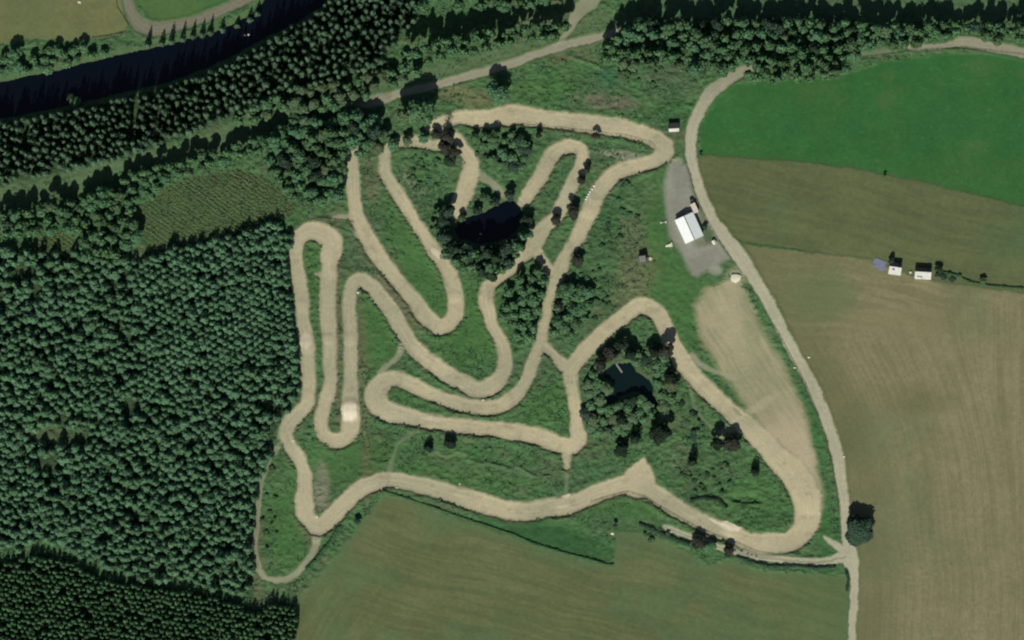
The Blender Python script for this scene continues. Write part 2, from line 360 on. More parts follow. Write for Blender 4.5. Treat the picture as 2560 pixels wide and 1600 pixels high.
# colour
def C(r, g, b): return np.array([r, g, b], np.float32)
n1 = fbm(GX / 22, GY / 22, 11, 4); n2 = fbm(GX / 6, GY / 6, 12, 3); n3 = fbm(GX / 1.6, GY / 1.6, 13, 2)
ALB = np.zeros((NY, NX, 3), np.float32)
ALB[:] = C(0.060, 0.119, 0.049)
def mix(mask, col):
    global ALB
    m = mask[..., None]; ALB += (np.asarray(col, np.float32) - ALB) * m
mix(sstep(0.45, 0.7, n1) * 0.5, C(0.064, 0.104, 0.050))
mix(sstep(0.52, 0.75, n2) * 0.5, C(0.042, 0.112, 0.040))
mix(sstep(0.58, 0.8, fbm(GX / 13, GY / 9, 15)) * 0.4, C(0.105, 0.098, 0.062))
ALB *= (0.84 + 0.32 * n3)[..., None]
def ell(fx, fy, rx, ry, ang=0, soft=0.5):
    x, y = W(fx, fy); ca, sa = math.cos(R(ang)), math.sin(R(ang))
    dx = WX - x; dy = -(WY - y)
    u = (dx * ca + dy * sa) / (rx * FU); v = (-dx * sa + dy * ca) / (ry * FU)
    return 1 - sstep(1 - soft, 1 + soft, np.sqrt(u * u + v * v) + (n2 - 0.5) * 0.5)
GREEN = C(0.054, 0.126, 0.037); DULL = C(0.072, 0.106, 0.058); BROWN = C(0.118, 0.105, 0.064); DEEP = C(0.030, 0.085, 0.030); STRAW = C(0.16, 0.14, 0.075)
for e in [  # smooth mown islands, then dull and brown patches
    ((985,620,38,150,-25),GREEN,.75),((1110,770,90,90,0),GREEN,.8),((890,790,45,90,0),GREEN,.8),((735,640,22,80,0),GREEN,.7),((735,560,20,20,0),GREEN,.7),
    ((810,1080,90,55,-20),GREEN,.7),((680,1240,45,100,5),GREEN,.7),((1300,960,60,60,0),GREEN,.6),((1090,1110,160,40,5),GREEN,.5),((1000,940,90,14,12),GREEN,.7),
    ((1290,1270,170,38,15),DEEP,.9),((1490,1200,90,20,5),GREEN,.6),((1780,1190,90,60,0),GREEN,.5),((1560,520,30,150,5),GREEN,.7),((1620,720,70,90,0),GREEN,.8),
    ((1560,640,50,60,0),GREEN,.6),((1690,830,20,90,-25),GREEN,.8),((1760,930,22,60,-30),C(0.06,0.11,0.045),.8),((1940,1180,24,210,-8),C(.045,.115,.040),.85),((1860,900,22,170,-27),C(.045,.115,.040),.85),
    ((1290,210,70,35,0),GREEN,.6),((1440,180,30,20,0),C(0.035,0.10,0.05),.8),((1580,190,60,50,0),DULL,.7),((1430,240,70,18,8),C(0.13,0.115,0.085),.7),((1590,250,30,40,0),DEEP,.5),
    ((860,560,40,45,0),DULL,.8),((870,650,80,30,25),DULL,.7),((930,700,18,110,-38),BROWN,.6),((860,950,12,260,-2),BROWN,.55),((797,760,9,260,0),BROWN,.8),
    ((880,430,20,50,0),BROWN,.6),((760,1150,18,60,0),C(0.19,0.18,0.13),.75),((1230,870,50,60,0),DULL,.5),((1500,660,45,80,20),C(0.115,0.118,0.062),.75),
    ((1490,560,30,50,20),BROWN,.5),((1400,560,50,90,15),DEEP,.3),((1080,220,40,20,0),STRAW,.5),((1130,240,50,25,0),STRAW,.45),((1340,125,60,22,-12),C(0.10,0.10,0.05),.6),
    ((1350,40,60,50,-30),C(0.08,0.11,0.05),.5),((605,1330,10,140,2),BROWN,.6),((770,1330,14,110,-35),BROWN,.5),((1180,1110,170,16,8),DULL,.5),
    ((1475,370,55,12,8),C(0.21,0.205,0.15),.8),((970,430,35,12,55),C(0.17,0.18,0.12),.6),((1160,500,30,10,0),DULL,.5)]:
    mix(ell(*e[0]) * e[2], e[1])
ALB *= (0.88 + 0.24 * n3)[..., None]
mix(ell(2150, 643, 110, 13, 9) * .8, C(.050,.105,.045)); mix(ell(2140, 662, 60, 4, 8) * .6, C(.17,.16,.14))
# corridor of pale grass beside the northern wood
CORR = [(-80,540),(-80,470),(0,440),(150,405),(300,372),(420,340),(560,290),(700,250),(830,235),(870,200),(980,170),(1130,130),(1330,70),(1420,30),(1500,40),(1430,110),(1200,145),(1020,200),(880,250),(700,320),(560,350),(420,380),(300,400),(150,455),(0,500)]
sd_corr = poly_sd(CORR)
mix((1 - sstep(-1, 2.5, sd_corr)) * 0.7, C(0.088, 0.130, 0.066))
ALB *= (0.85 + 0.3 * n2)[..., None]
# north-east strip beyond the tree belt
mix((PY < 45) * (PX > 1560) * 0.75, C(0.068, 0.118, 0.058))
# forest floor is dark litter
FOREST_MAIN = [(-90,600),(0,585),(90,600),(160,600),(250,610),(330,620),(380,590),(500,568),(600,540),(660,522),(685,560),(692,700),(700,800),(704,930),(688,958),(655,985),(640,1040),(628,1100),(602,1180),(585,1300),(596,1410),(560,1398),(490,1385),(430,1372),(350,1362),(260,1342),(200,1315),(150,1290),(100,1270),(60,1292),(0,1298),(-90,1290)]
FOREST_SW = [(-90,1335),(0,1335),(90,1308),(170,1328),(240,1368),(330,1382),(400,1392),(500,1408),(600,1440),(650,1430),(700,1435),(702,1470),(680,1600),(-90,1600)]
FOREST_NW = [(-90,312),(0,290),(100,276),(200,256),(350,222),(480,180),(560,142),(650,92),(720,45),(790,0),(850,-60),(1000,-60),(1000,30),(960,70),(920,120),(900,150),(840,175),(700,215),(560,272),(430,322),(300,370),(150,405),(0,438),(-90,460)]
sd_fm = np.minimum.reduce([poly_sd(FOREST_MAIN), poly_sd(FOREST_SW), poly_sd(FOREST_NW)])
mix(1 - sstep(-1, 2, sd_fm), C(0.036, 0.062, 0.030))
mix(ell(135, 1030, 75, 28, 12) * .9, C(0.060, 0.085, 0.040))
# fields
def stripes(ang, across, along, seed):
    ca, sa = math.cos(R(ang)), math.sin(R(ang))
    u = GX * ca - GY * sa; v = GX * sa + GY * ca          # u runs along the rows
    v = v + (fbm(GX / 40, GY / 40, seed + 3) - .5) * 9
    return fbm(u / along, v / across, seed, 3)
def field(sd, base, alt, green, st, seed, amt=0.5, soft=1.0):
    m = 1 - sstep(-soft, soft, sd)
    big_n = fbm(GX / 30, GY / 30, seed, 3)
    col = base + (alt - base) * sstep(0.35, 0.65, st)[..., None] * amt
    col = col + (green - col) * (sstep(0.45, 0.72, big_n) * 0.6)[..., None]
    col = col * (0.90 + 0.2 * n3)[..., None] * (0.94 + 0.12 * n2)[..., None]
    mix(m, col)
field(sd_past, C(0.032, 0.106, 0.028), C(0.040, 0.112, 0.032), C(0.023, 0.104, 0.032), stripes(10, 2, 14, 20), 21)
mix(sstep(.62, .8, fbm(GX / 14, GY / 14, 27)) * (sd_past < 0) * 0.6, C(0.052, 0.108, 0.034))
mix(sstep(.68, .8, fbm(GX / 2.2, GY / 1.2, 28)) * (sd_past < 0) * 0.35, C(0.06, 0.16, 0.06))
st_mid = stripes(14, 1.6, 26, 30)
field(sd_mid, C(0.100, 0.117, 0.052), C(0.084, 0.102, 0.047), C(0.068, 0.116, 0.052), st_mid, 31, .9)
rx = np.interp(GY[:, 0][::-1], np.sort([W(*T(*p[:4]))[1] for p in ROAD['farm']]), [0] * len(ROAD['farm'])) if False else None
farm = curves['farm']; o_ = np.argsort(farm[:, 1]); rxx = np.interp(ys, farm[o_, 1], farm[o_, 0])[:, None]
k_ = 1 - sstep(10, 90, GX - rxx)
uu = GX - k_ * rxx + GY * 0.02
st_e = fbm(uu / 0.9, GY / 30, 40, 3) * 0.6 + fbm(uu / 5, GY / 60, 41, 2) * 0.4
top_e = sstep(-12, 12, GY + (-GX * 0.22 + 42))        # northern part lies the other way
st_e = st_e * (1 - top_e) + stripes(10, 1.5, 24, 43) * top_e
field(sd_east, C(0.192, 0.176, 0.099), C(0.142, 0.132, 0.070), C(0.128, 0.146, 0.075), st_e, 44, .6)
mix((1 - sstep(0, 26, GX - rxx - 6)) * (sd_east < 0) * 0.55, C(0.105, 0.112, 0.052))
mix((sd_east < 0) * sstep(15, 45, GY) * 0.6, C(0.115, 0.125, 0.055))
for e in [((2170,945,90,30,8),C(.115,.115,.05),.5),((1950,700,80,60,0),C(.10,.13,.055),.7),((2130,760,120,40,0),C(.19,.165,.085),.5)]: mix(ell(*e[0]) * (sd_east < 0) * e[2], e[1])
leftS = 1 - sstep(-60, 0, GX + 60 + GY * 0.5 + 60)
st_s = stripes(15, 1.5, 30, 50) * (1 - leftS) + stripes(-58, 1.6, 26, 52) * leftS
field(sd_south, C(0.112, 0.124, 0.055), C(0.086, 0.106, 0.047), C(0.076, 0.126, 0.056), st_s, 53, .9)
mix((sd_south < 0) * sstep(110, 160, GX) * 0.5, C(0.075, 0.125, 0.05))
mix((1 - sstep(0, 3, np.abs(sd_south + 1.0))) * 0.5, C(0.085, 0.13, 0.06))
mix((1 - sstep(0, 1.2, np.abs(sd_mid - 0.3))) * 0.6, C(0.045, 0.07, 0.03))
tn = sstep(.32, .7, stripes(58, 1.2, 18, 62) * .55 + fbm(GX / 10, GY / 10, 60) * .45)
mix((1 - sstep(-2.0, 4.0, sd_tan + (n2 - .5) * 3)) * 0.95, C(0.325, 0.285, 0.18) + (C(0.235, 0.23, 0.135) - C(0.325, 0.285, 0.18)) * tn[..., None])
mix((1 - sstep(-2.5, 2.5, sd_tan)) * sstep(-30, -66, GY) * 0.85, C(0.385, 0.325, 0.215))
for e in [((1800,930,40,60,-25),C(.22,.22,.125),.45),((1725,760,30,60,-25),C(.34,.30,.19),.6),((1745,1000,60,12,-35),C(.36,.32,.21),.6),((1790,960,50,10,-30),C(.36,.33,.22),.5),((1735,660,22,30,30),C(.30,.27,.18),.7)]: mix(ell(*e[0]) * e[2], e[1])
field(sd_nw, C(0.135, 0.142, 0.062), C(0.118, 0.128, 0.058), C(0.095, 0.125, 0.052), stripes(0, 3, 20, 70), 71)
field(sd_nwg, C(0.068, 0.125, 0.042), C(0.055, 0.12, 0.04), C(0.05, 0.125, 0.045), stripes(-20, 3, 10, 74), 75)
mix((1 - sstep(-2.0, 2.0, sd_cl)) * 0.9, C(0.056, 0.096, 0.042))
rw = fbm((GX * math.sin(R(35)) + GY * math.cos(R(35))) / .95, (GX * math.cos(R(35)) - GY * math.sin(R(35))) / 9, 95, 2)
mix((1 - sstep(-1.0, 1.0, sd_cl)) * sstep(.45, .7, rw) * 0.55, C(0.078, 0.112, 0.045))
mix((1 - sstep(-3, 3, sd_cl)) * sstep(.5, .8, n1) * .4, C(.085, .10, .045))
# water margins, worn verges, then the hard surfaces
mix((1 - sstep(0, 4, sd_water)) * 0.5, C(0.055, 0.075, 0.038))
rough_edge = (1 - sstep(0.2, 2.4, sd_track)) * sstep(0.3, 0.6, vn(GX / 3, GY / 3, 80))
mix(rough_edge * 0.45, C(0.115, 0.105, 0.068))
sd_thin = ribbon_sd(big(), [curves[k] for k in THIN]); sd_lane2 = ribbon_sd(big(), [curves[k] for k in LANE if k not in THIN])
ln = np.maximum((1 - sstep(-0.6, 0.8, sd_lane2)) * (0.60 + 0.35 * vn(GX / 7, GY / 7, 81)), (1 - sstep(-0.9, 1.0, sd_thin)) * 0.35)
mix(ln, C(0.27, 0.26, 0.18))
yn = C(0.222, 0.218, 0.180) * (0.85 + 0.3 * n2)[..., None] * (0.93 + 0.14 * n3)[..., None]
mix((1 - sstep(-2.2, 1.6, sd_yard)), yn)
mix(ell(1672, 556, 11, 22, -24) * .9, C(0.06, 0.105, 0.042)); mix(ell(1655, 500, 7, 26, -18) * .55, C(0.075, 0.11, 0.055)); mix(ell(1662, 572, 22, 12, -20) * .45, C(0.07, 0.10, 0.05))
mix(ell(1690, 640, 14, 10, 0) * .5, C(0.30, 0.29, 0.23))
rn = C(0.345, 0.325, 0.235) * (0.93 + 0.14 * n2)[..., None] * (0.95 + .1 * n3)[..., None]
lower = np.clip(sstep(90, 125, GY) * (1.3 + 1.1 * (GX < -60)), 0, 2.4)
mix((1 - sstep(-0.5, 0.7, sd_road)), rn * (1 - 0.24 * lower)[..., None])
fm = ribbon_sd(big(), [np.column_stack([c[:, :2], c[:, 2] * 0]) for c in (curves['farm'], curves['north'], curves['north_west'], curves['north_east'])])
mix((1 - sstep(.1, .6, np.abs(fm - .1))) * .12 * (sd_road < 0), C(.20,.21,.13)); mix((1 - sstep(.1, .5, np.abs(fm - .95))) * .10 * (sd_road < 0), C(.45,.42,.33))
mid = (1 - sstep(0.0, 0.5, np.abs(ribbon_sd(big(), [np.column_stack([c[:, :2], c[:, 2] * 0]) for c in (curves['south_lane'], curves['lane_c'])]) - 0.15)))
mix(mid * 0.55, C(0.10, 0.13, 0.07))
sn = C(0.395, 0.345, 0.226) * (0.90 + 0.2 * fbm(GX / 16, GY / 16, 90))[..., None] * (0.95 + 0.1 * n3)[..., None]
tone = sstep(0.4, 0.65, fbm(GX / 35, GY / 35, 91))
sn = sn * (1 - 0.14 * tone)[..., None] * (1 - tone[..., None] * np.array([.05, 0, -.02], np.float32)) * (1 - .16 * sstep(.62, .8, fbm(GX / 4, GY / 4, 94)))[..., None]
edge_dim = (sstep(-1.8, -0.2, sd_track) * sstep(1, 5, sd_tan))[..., None]
sn = sn * (1 - edge_dim * 0.12) + C(0.28, 0.27, 0.17) * edge_dim * 0.12
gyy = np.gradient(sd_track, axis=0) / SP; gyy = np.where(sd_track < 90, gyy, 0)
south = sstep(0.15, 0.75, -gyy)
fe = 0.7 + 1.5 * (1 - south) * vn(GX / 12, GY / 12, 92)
mix((1 - sstep(0.2, 1.3, np.abs(sd_track - 1.0))) * south * 0.4 * sstep(.2, .6, vn(GX / 5, GY / 5, 93)), C(0.085, 0.075, 0.045))  # dark rim on south verges only: bank shade put into the colour
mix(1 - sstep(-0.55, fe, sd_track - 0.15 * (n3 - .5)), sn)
west = (1 - sstep(-0.55, 0.75, sd_track)) * sstep(-20, -110, GX) * 0.25
mix(west, C(0.32, 0.30, 0.21))
# pale patches, mostly sunlit jump faces put into the dirt colour
for e in [((828,972,20,24,0),.95),((722,806,14,18,0),.5),((1722,1243,24,9,12),.65),((1700,1238,30,3,28),.6),((1338,1170,10,7,0),.7),((1022,990,26,4,5),.35),((1030,598,14,6,50),.6),((1772,1052,12,6,20),.5),((1580,580,0,0,0),0)]:
    if e[1]: mix(ell(*e[0], soft=.25) * e[1] * (sd_track < 1.2), C(0.62, 0.54, 0.42))
# rider lines worn along the dirt
lines = ribbon_sd(big(), [np.column_stack([c[:, :2], c[:, 2] * 0]) for c in (curves['main'], curves['strip'])], 6)
for off, w_, s_ in ((1.1, .35, .30), (2.0, .3, .22), (0.15, .3, .22)):
    mix((1 - sstep(0, w_, np.abs(lines - off))) * s_ * sstep(.45, .65, vn(GX / 9, GY / 9, int(off * 10))) * (sd_track < -0.4), C(0.52, 0.46, 0.34))
    mix((1 - sstep(0, w_, np.abs(lines - off - .7))) * s_ * 1.2 * sstep(.45, .65, vn(GX / 9, GY / 9, int(off * 10))) * (sd_track < -0.4), C(0.26, 0.22, 0.14))
ALB = np.clip(ALB, 0.004, 0.8)

# heights
rough = sstep(0.3, 1.8, sd_hard) * sstep(-0.5, 1.5, sd_field) * sstep(0.3, 2.0, sd_water)
rough *= 1 - 0.6 * np.clip(ell(1110,770,90,90) + ell(985,620,38,150,-25) + ell(890,790,45,90) + ell(810,1080,90,55,-20) + ell(680,1240,45,100) + ell(1290,1270,170,38,15) + ell(1620,650,70,150) + ell(1560,560,40,160) + ell(1930,1180,24,200,-8) + ell(1850,900,24,150,-27) + ell(1690,830,24,100,-25) + ell(1760,930,24,70,-30) + ell(1600,330,20,80) + ell(1490,1220,100,30,5), 0, 1)
smooth = np.clip(ell(1930,1180,26,210,-8) + ell(1860,900,26,170,-27) + ell(1690,830,28,100,-25) + ell(1760,930,24,70,-30) + ell(1740,660,30,40) + ell(1610,700,70,70) + ell(1600,330,22,80) + ell(1560,540,25,170) + ell(1660,560,60,90) + ell(1290,1270,170,38,15) * .8, 0, 1)
hN = fbm(GX / 2.3, GY / 1.7, 100, 3)
soft_zone = np.clip((1 - sstep(-2, 3, sd_corr)) * .55 + (1 - sstep(-2, 3, sd_cl)) * .85 + ((PX > 1560) & (PY < 40)) * .5, 0, .9)
H = rough * (1 - soft_zone) * (sstep(0.3, 0.8, hN) * 0.6 + (fbm(GX / 4.5, GY / 3.5, 105) - 0.5) * 1.1)
H += (fbm(GX / 60, GY / 60, 102, 2) - 0.5) * 1.5
H += (1 - rough) * (n3 - 0.5) * 0.10
fur = np.sin((GX * math.sin(R(35)) + GY * math.cos(R(35))) * 2 * math.pi / 2.0 + 2.5 * n2)
H += (1 - sstep(-1, 1, sd_cl)) * fur * .26 * sstep(.25, .5, vn(GX / 6, GY / 6, 111))
ridge = (sstep(0.1, 0.9, sd_track) * (1 - sstep(1.4, 4.5, sd_track))) * (0.12 + south * (0.5 + 0.9 * vn(GX / 8, GY / 8, 103)) + 0.25 * (n3 - .5)) * sstep(0.4, 1.2, np.minimum(sd_road, sd_yard)) * sstep(2, 7, sd_tan)
H += ridge * 0.62
H -= (1 - sstep(-1.4, 0.5, sd_track)) * 0.25 * sstep(1, 6, sd_tan)
for bk in ([(1,2,1660,1240,0),(1,2,1760,1290,0),(1,2,1880,1262,0),(1,2,1960,1275,0),(1,2,2050,1345,0),(1,2,2160,1352,0),(1,2,2290,1372,0),(1,2,2419,1412,0)],
           [(2,2,0,1385,0),(2,2,90,1395,0),(2,2,150,1450,0),(2,2,220,1480,0),(2,2,340,1478,0)],[(1,2,1080,1330,0),(1,2,1160,1352,0),(1,2,1240,1335,0)],
           [(1,1,540,1085,0),(1,1,590,1110,0),(1,1,615,1140,0)],[(2,0,540,540,0),(2,0,680,580,0),(2,0,880,655,0)]):
    bd = ribbon_sd(big(), [spline(bk)], 5); H += np.exp(-(bd / .9) ** 2) * .75 * rough
H += ell(1755,1195,45,10,5, .4) * 0            # hollow placed below
H -= ell(1760,1178,36,9,5,.5) * 1.6
H += np.exp(-((sd_road - 0.9) / 0.7) ** 2) * 0.25 * (sd_road > 0) * sstep(0.5, 1.5, sd_track)
# jumps and tabletops on the dirt
def jump(fx, fy, ang, length, height, width=3.6):
    x, y = W(fx, fy); ca, sa = math.cos(R(ang)), math.sin(R(ang))
    u = (GX - x) * ca + (-(GY - y)) * sa; v = -(GX - x) * sa + (-(GY - y)) * ca
    return height * .55 * (1 - sstep(length * .1, length * .62, np.abs(u))) * (1 - sstep(width * .8, width * 1.2, np.abs(v)))
for j in [(828,965,90,11,2.2),(722,815,88,8,.7),(722,720,90,7,.6),(797,640,90,7,.5),(870,600,55,7,.6),(960,690,50,8,.6),(1030,600,60,7,.6),(770,800,88,6,.6),
          (829,800,90,7,.5),(1022,992,8,9,.7),(1200,1025,8,8,.6),(1722,1245,24,9,.9),(1640,1205,30,7,.6),(1330,1180,-5,8,.6),(1090,1155,15,8,.6),(1100,900,30,7,.5),
          (1040,940,18,6,.5),(1650,880,50,8,.6),(1730,985,45,8,.6),(1430,770,-40,6,.5),(1390,500,-70,7,.6),(1300,283,5,8,.7),(1450,300,12,7,.5),(1240,410,-55,5,.5),(925,740,55,6,.5),(1072,700,85,6,.5)]:
    H += jump(*j) * (1 - sstep(-0.8, 0.8, sd_track))
H = np.where(sd_water < 3, H * sstep(0, 3, sd_water) - 0.1, H)
H -= (1 - sstep(-2.5, 2.5, sd_river)) * 3.2
H -= (1 - sstep(-1.5, 1.5, np.minimum(sd_pa, sd_pb))) * 2.2
edgef = np.minimum(XH - np.abs(GX), YH - np.abs(GY)); ef = sstep(0, 8, edgef)
H = H * ef
H = H.astype(np.float32)
def hz(x, y):
    i = min(max((x + XH) / SP, 0), NX - 1.001); j = min(max((y + YH) / SP, 0), NY - 1.001)
    return float(H[int(round(j)), int(round(i))])
def at(A, x, y):
    i = int(min(max((x + XH) / SP, 0), NX - 1)); j = int(min(max((y + YH) / SP, 0), NY - 1)); return A[j, i]
# split the one surface into named regions that share their seams
cls = np.zeros((NY, NX), np.int8)
for k, sdd in enumerate([sd_past, sd_mid, sd_east, sd_south, sd_tan, sd_nw], 1): cls[sdd < 0] = k
cls[sd_yard < 0] = 8; cls[sd_lane < 0] = 9; cls[sd_road < 0] = 7; cls[sd_track < 0] = 10
fc = cls[:-1, :-1]
idx = np.arange(NY * NX, dtype=np.int64).reshape(NY, NX)
Vall = np.column_stack([GX.ravel(), GY.ravel(), H.ravel()])
Aall = ALB.reshape(-1, 3)
for k, nm in enumerate(['ground', 'green_pasture', 'hay_field', 'stubble_field', 'mown_field', 'bare_paddock', 'dry_field', 'road', 'gravel_yard', 'path', 'dirt_track']):
    m = fc == k
    if not m.any(): continue
    q = np.column_stack([idx[:-1, :-1][m], idx[:-1, 1:][m], idx[1:, 1:][m], idx[1:, :-1][m]])
    u, inv = np.unique(q, return_inverse=True)
    o = mesh_np(nm, Vall[u], inv.reshape(-1, 4), M_TER, smooth=True, colors={'albedo': Aall[u]})
    tag(o, kind='structure')
# far ground out to the horizon, outside the surveyed rectangle
B = 6000
rv = [(-XH, -YH, 0), (XH, -YH, 0), (XH, YH, 0), (-XH, YH, 0), (-B, -B, 0), (B, -B, 0), (B, B, 0), (-B, B, 0)]
rf = [(4, 5, 1, 0), (5, 6, 2, 1), (6, 7, 3, 2), (7, 4, 0, 3)]
o = mesh_np('surrounding_ground', rv, rf, mat_plain('far_ground', (0.07, 0.10, 0.045), 0.95, 0.25, 0.01))
tag(o, kind='structure')
def sheet(name, pts, z, mat, grow=1.0):
    P = [W(*p) for p in pts]; me = bpy.data.meshes.new(name)
    cx = sum(p[0] for p in P) / len(P); cy = sum(p[1] for p in P) / len(P)
    if grow != 1.0: P = [(cx + (x - cx) * grow, cy + (y - cy) * grow) for x, y in P]
    me.from_pydata([(x, y, z) for x, y in P], [], [tuple(range(len(P)))]); me.materials.append(mat)
    o = bpy.data.objects.new(name, me); COL.objects.link(o); return tag(o, kind='structure')
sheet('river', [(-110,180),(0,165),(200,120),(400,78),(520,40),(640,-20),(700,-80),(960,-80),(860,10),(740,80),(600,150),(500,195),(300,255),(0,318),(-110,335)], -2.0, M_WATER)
sheet('pond', POND_A, -1.25, M_WATER, 1.12)
sheet('pond', [(p[0], p[1]) for p in poly_t(2, 2, [(800,330),(1150,330),(1420,560),(1460,900),(1350,920),(1100,760),(850,880),(780,600)])], -1.25, M_POND)

# ---------------------------------------------------------------- plants: crown shapes
def leaf_quads(P, N, size, rng, up=0.0):
    n = len(P)
    N = N / np.linalg.norm(N, axis=1, keepdims=True)
    A = rng.normal(size=(n, 3)); A -= (A * N).sum(1, keepdims=True) * N; A /= np.linalg.norm(A, axis=1, keepdims=True)
    Bv = np.cross(N, A); s = size * (0.6 + 0.8 * rng.random((n, 1)))
    V = np.stack([P - A * s - Bv * s * .6, P + A * s * .2 - Bv * s, P + A * s + Bv * s * .5, P - A * s * .3 + Bv * s], 1).reshape(-1, 3)
    return V, np.arange(n * 4).reshape(n, 4)
def broad_crown(seed, n_leaf=1000, flat=0.85, lobes=13, leaf=0.095, open_=0.0):
    "unit radius, base at z=0.55, top near 0.55+2*flat"
    rng = np.random.default_rng(seed)
    L = []
    for i in range(lobes):
        t = rng.random() * 6.283; zz = rng.uniform(-0.35, 0.95); rr = math.sqrt(max(0, 1 - zz * zz)) * rng.uniform(.45, .72)
        L.append((rr * math.cos(t), rr * math.sin(t), 0.55 + flat * (0.75 + 0.5 * zz), rng.uniform(.26, .44)))
    L.append((0, 0, 0.55 + flat * 1.25, 0.45))
    L = np.array(L)
    w = L[:, 3] ** 2; ch = rng.choice(len(L), n_leaf, p=w / w.sum())
    D = rng.normal(size=(n_leaf, 3)); D[:, 2] = np.abs(D[:, 2]) * 0.9 - 0.25; D /= np.linalg.norm(D, axis=1, keepdims=True)
    P = L[ch, :3] + D * L[ch, 3:4] * (0.7 + 0.4 * rng.random((n_leaf, 1)))
    N = D + rng.normal(size=D.shape) * 0.28 + np.array([0, 0, 0.2])
    V, F = leaf_quads(P, N, leaf, rng)
    tint = np.repeat(0.35 + 0.5 * rng.random(n_leaf) + 0.25 * (rng.random(len(L))[ch] - .5), 4)
    return V, F, tint
def cone_crown(seed, layers=13, br=10, height=2.9, droop=0.18, power=0.85, narrow=1.0):
    rng = np.random.default_rng(seed); V = []; F = []; tint = []
    for k in range(layers):
        f = k / (layers - 1); z = 0.45 + (height - 0.5) * f; rad = (1 - f) ** power * 0.95 + 0.07
        nb = max(5, int(br * (1 - 0.4 * f))); t0 = rng.random() * 6.28
        for j in range(nb):
            t = t0 + 6.283 * j / nb + rng.normal() * .16; r = rad * rng.uniform(.72, 1.12) * narrow; w = 0.62 * rad * rng.uniform(.6, 1.1) * narrow * 6 / nb + .03
            dz = droop * rad + rng.normal() * .03
            c, s = math.cos(t), math.sin(t); b = len(V)
            V += [(0, 0, z + .1 * rad), (c * r * .55 - s * w, s * r * .55 + c * w, z - dz * .45 - .04), (c * r, s * r, z - dz), (c * r * .55 + s * w, s * r * .55 - c * w, z - dz * .45 - .04),
                  (c * r * .6, s * r * .6, z - dz * .35 + .05)]
            F += [(b, b + 1, b + 4), (b + 4, b + 1, b + 2), (b + 4, b + 2, b + 3), (b, b + 4, b + 3)]
            tn_ = rng.uniform(.2, .8); tint += [tn_] * 5
    b = len(V); V += [(0, 0, height + .12), (.06, 0, height - .25), (-.03, .05, height - .25), (-.03, -.05, height - .25)]
    F += [(b, b + 1, b + 2), (b, b + 2, b + 3), (b, b + 3, b + 1)]; tint += [.6] * 4
    return np.array(V), np.array(F), np.array(tint)
def needle_crown(seed, n=300, height=2.9, power=.5, leaf=.13, squash=1.0):
    "irregular conifer: needle sprays on a lobed dome"
    rng = np.random.default_rng(seed); k = rng.integers(5, 9); ph = rng.random(3) * 6.28
    t = rng.random(n) * 6.283; f = 1 - np.sqrt(rng.random(n)); f = np.clip(f * 1.05, 0, 1)
    lobe = 0.84 + .14 * np.sin(k * t + ph[0] + 2.2 * f) + .10 * np.sin(3 * t + ph[1]) + .06 * np.sin(11 * t + ph[2] + 9 * f)
    r = (1 - f) ** power * lobe * (0.72 + .36 * rng.random(n)); z = .45 + (height - .5) * f + rng.normal(size=n) * .07
    P = np.column_stack([np.cos(t) * r, np.sin(t) * r, z])
    N = np.column_stack([np.cos(t), np.sin(t), .55 + .5 * f]) + rng.normal(size=(n, 3)) * .33
    V, F = leaf_quads(P, N, leaf, rng)
    tint = np.repeat(.2 + .6 * rng.random(n) + .25 * (lobe - .84), 4)
    top = leaf_quads(np.array([[0, 0, height + .05]]), np.array([[.3, -.4, .8]]), .16, rng)
    return np.vstack([V, top[0]]), np.vstack([F, top[1] + len(V)]), np.concatenate([tint, [.6] * 4])
def make_me(name, vft, mat): return mesh_np(name, vft[0], vft[1], mat, attrs={'tint': vft[2]}, link=False)
def trunk_me(name, h, r, limbs=5, seed=0):
    rng = random.Random(seed); b = MB(); b.tube((0, 0, -.15), (0, 0, h), r, r * .35, 7)
    for i in range(limbs):
        z = h * rng.uniform(.35, .85); t = rng.random() * 6.28; l = rng.uniform(.35, .6)
        b.tube((0, 0, z), (math.cos(t) * l, math.sin(t) * l, z + l * .6), r * .4, r * .12, 5)
    return b.build(name, M_BARK, link=False)
CROWN = {}
for kind in ('leaf', 'olive', 'dark', 'copper', 'black'):
    CROWN[kind] = [make_me('crown', broad_crown(10 * i + len(kind), 1500, [.8, 1.0, .7, .9][i], [13, 10, 15, 12][i]), FOL[kind]) for i in range(4)]
CROWN['large'] = [make_me('crown', broad_crown(900, 4600, 1.0, 22, .062), mat_foliage('oak_leaves', (0.034, 0.066, 0.042), .4))]
CROWN['bare'] = [make_me('crown', broad_crown(555, 260, .9, 11, .06), FOL['copper'])]
for kind in ('spruce', 'fir', 'young'):
    CROWN[kind] = [make_me('crown', needle_crown(40 + i, 420, 2.9 if kind != 'fir' else 3.4, [.55, .42, .65, .48, .6, .5][i] + (.12 if kind == 'fir' else 0), .125), FOL[kind]) for i in range(6)]
CROWN['cypress'] = [make_me('crown', needle_crown(77, 600, 3.4, .4, .12), FOL['black'])]
CROWN['shrub'] = [make_me('crown', broad_crown(800 + i, 420, .55, 8, .12), FOL['scrub']) for i in range(3)]
CROWN['darkshrub'] = [make_me('crown', broad_crown(820 + i, 420, .55, 8, .12), FOL['dark']) for i in range(2)]
TR_B = [trunk_me('trunk', 1.5, .07, 6, i) for i in range(2)]
TR_C = [trunk_me('trunk', 2.6, .06, 3, 9)]
TR_S = [trunk_me('trunk', .7, .06, 6, 11)]
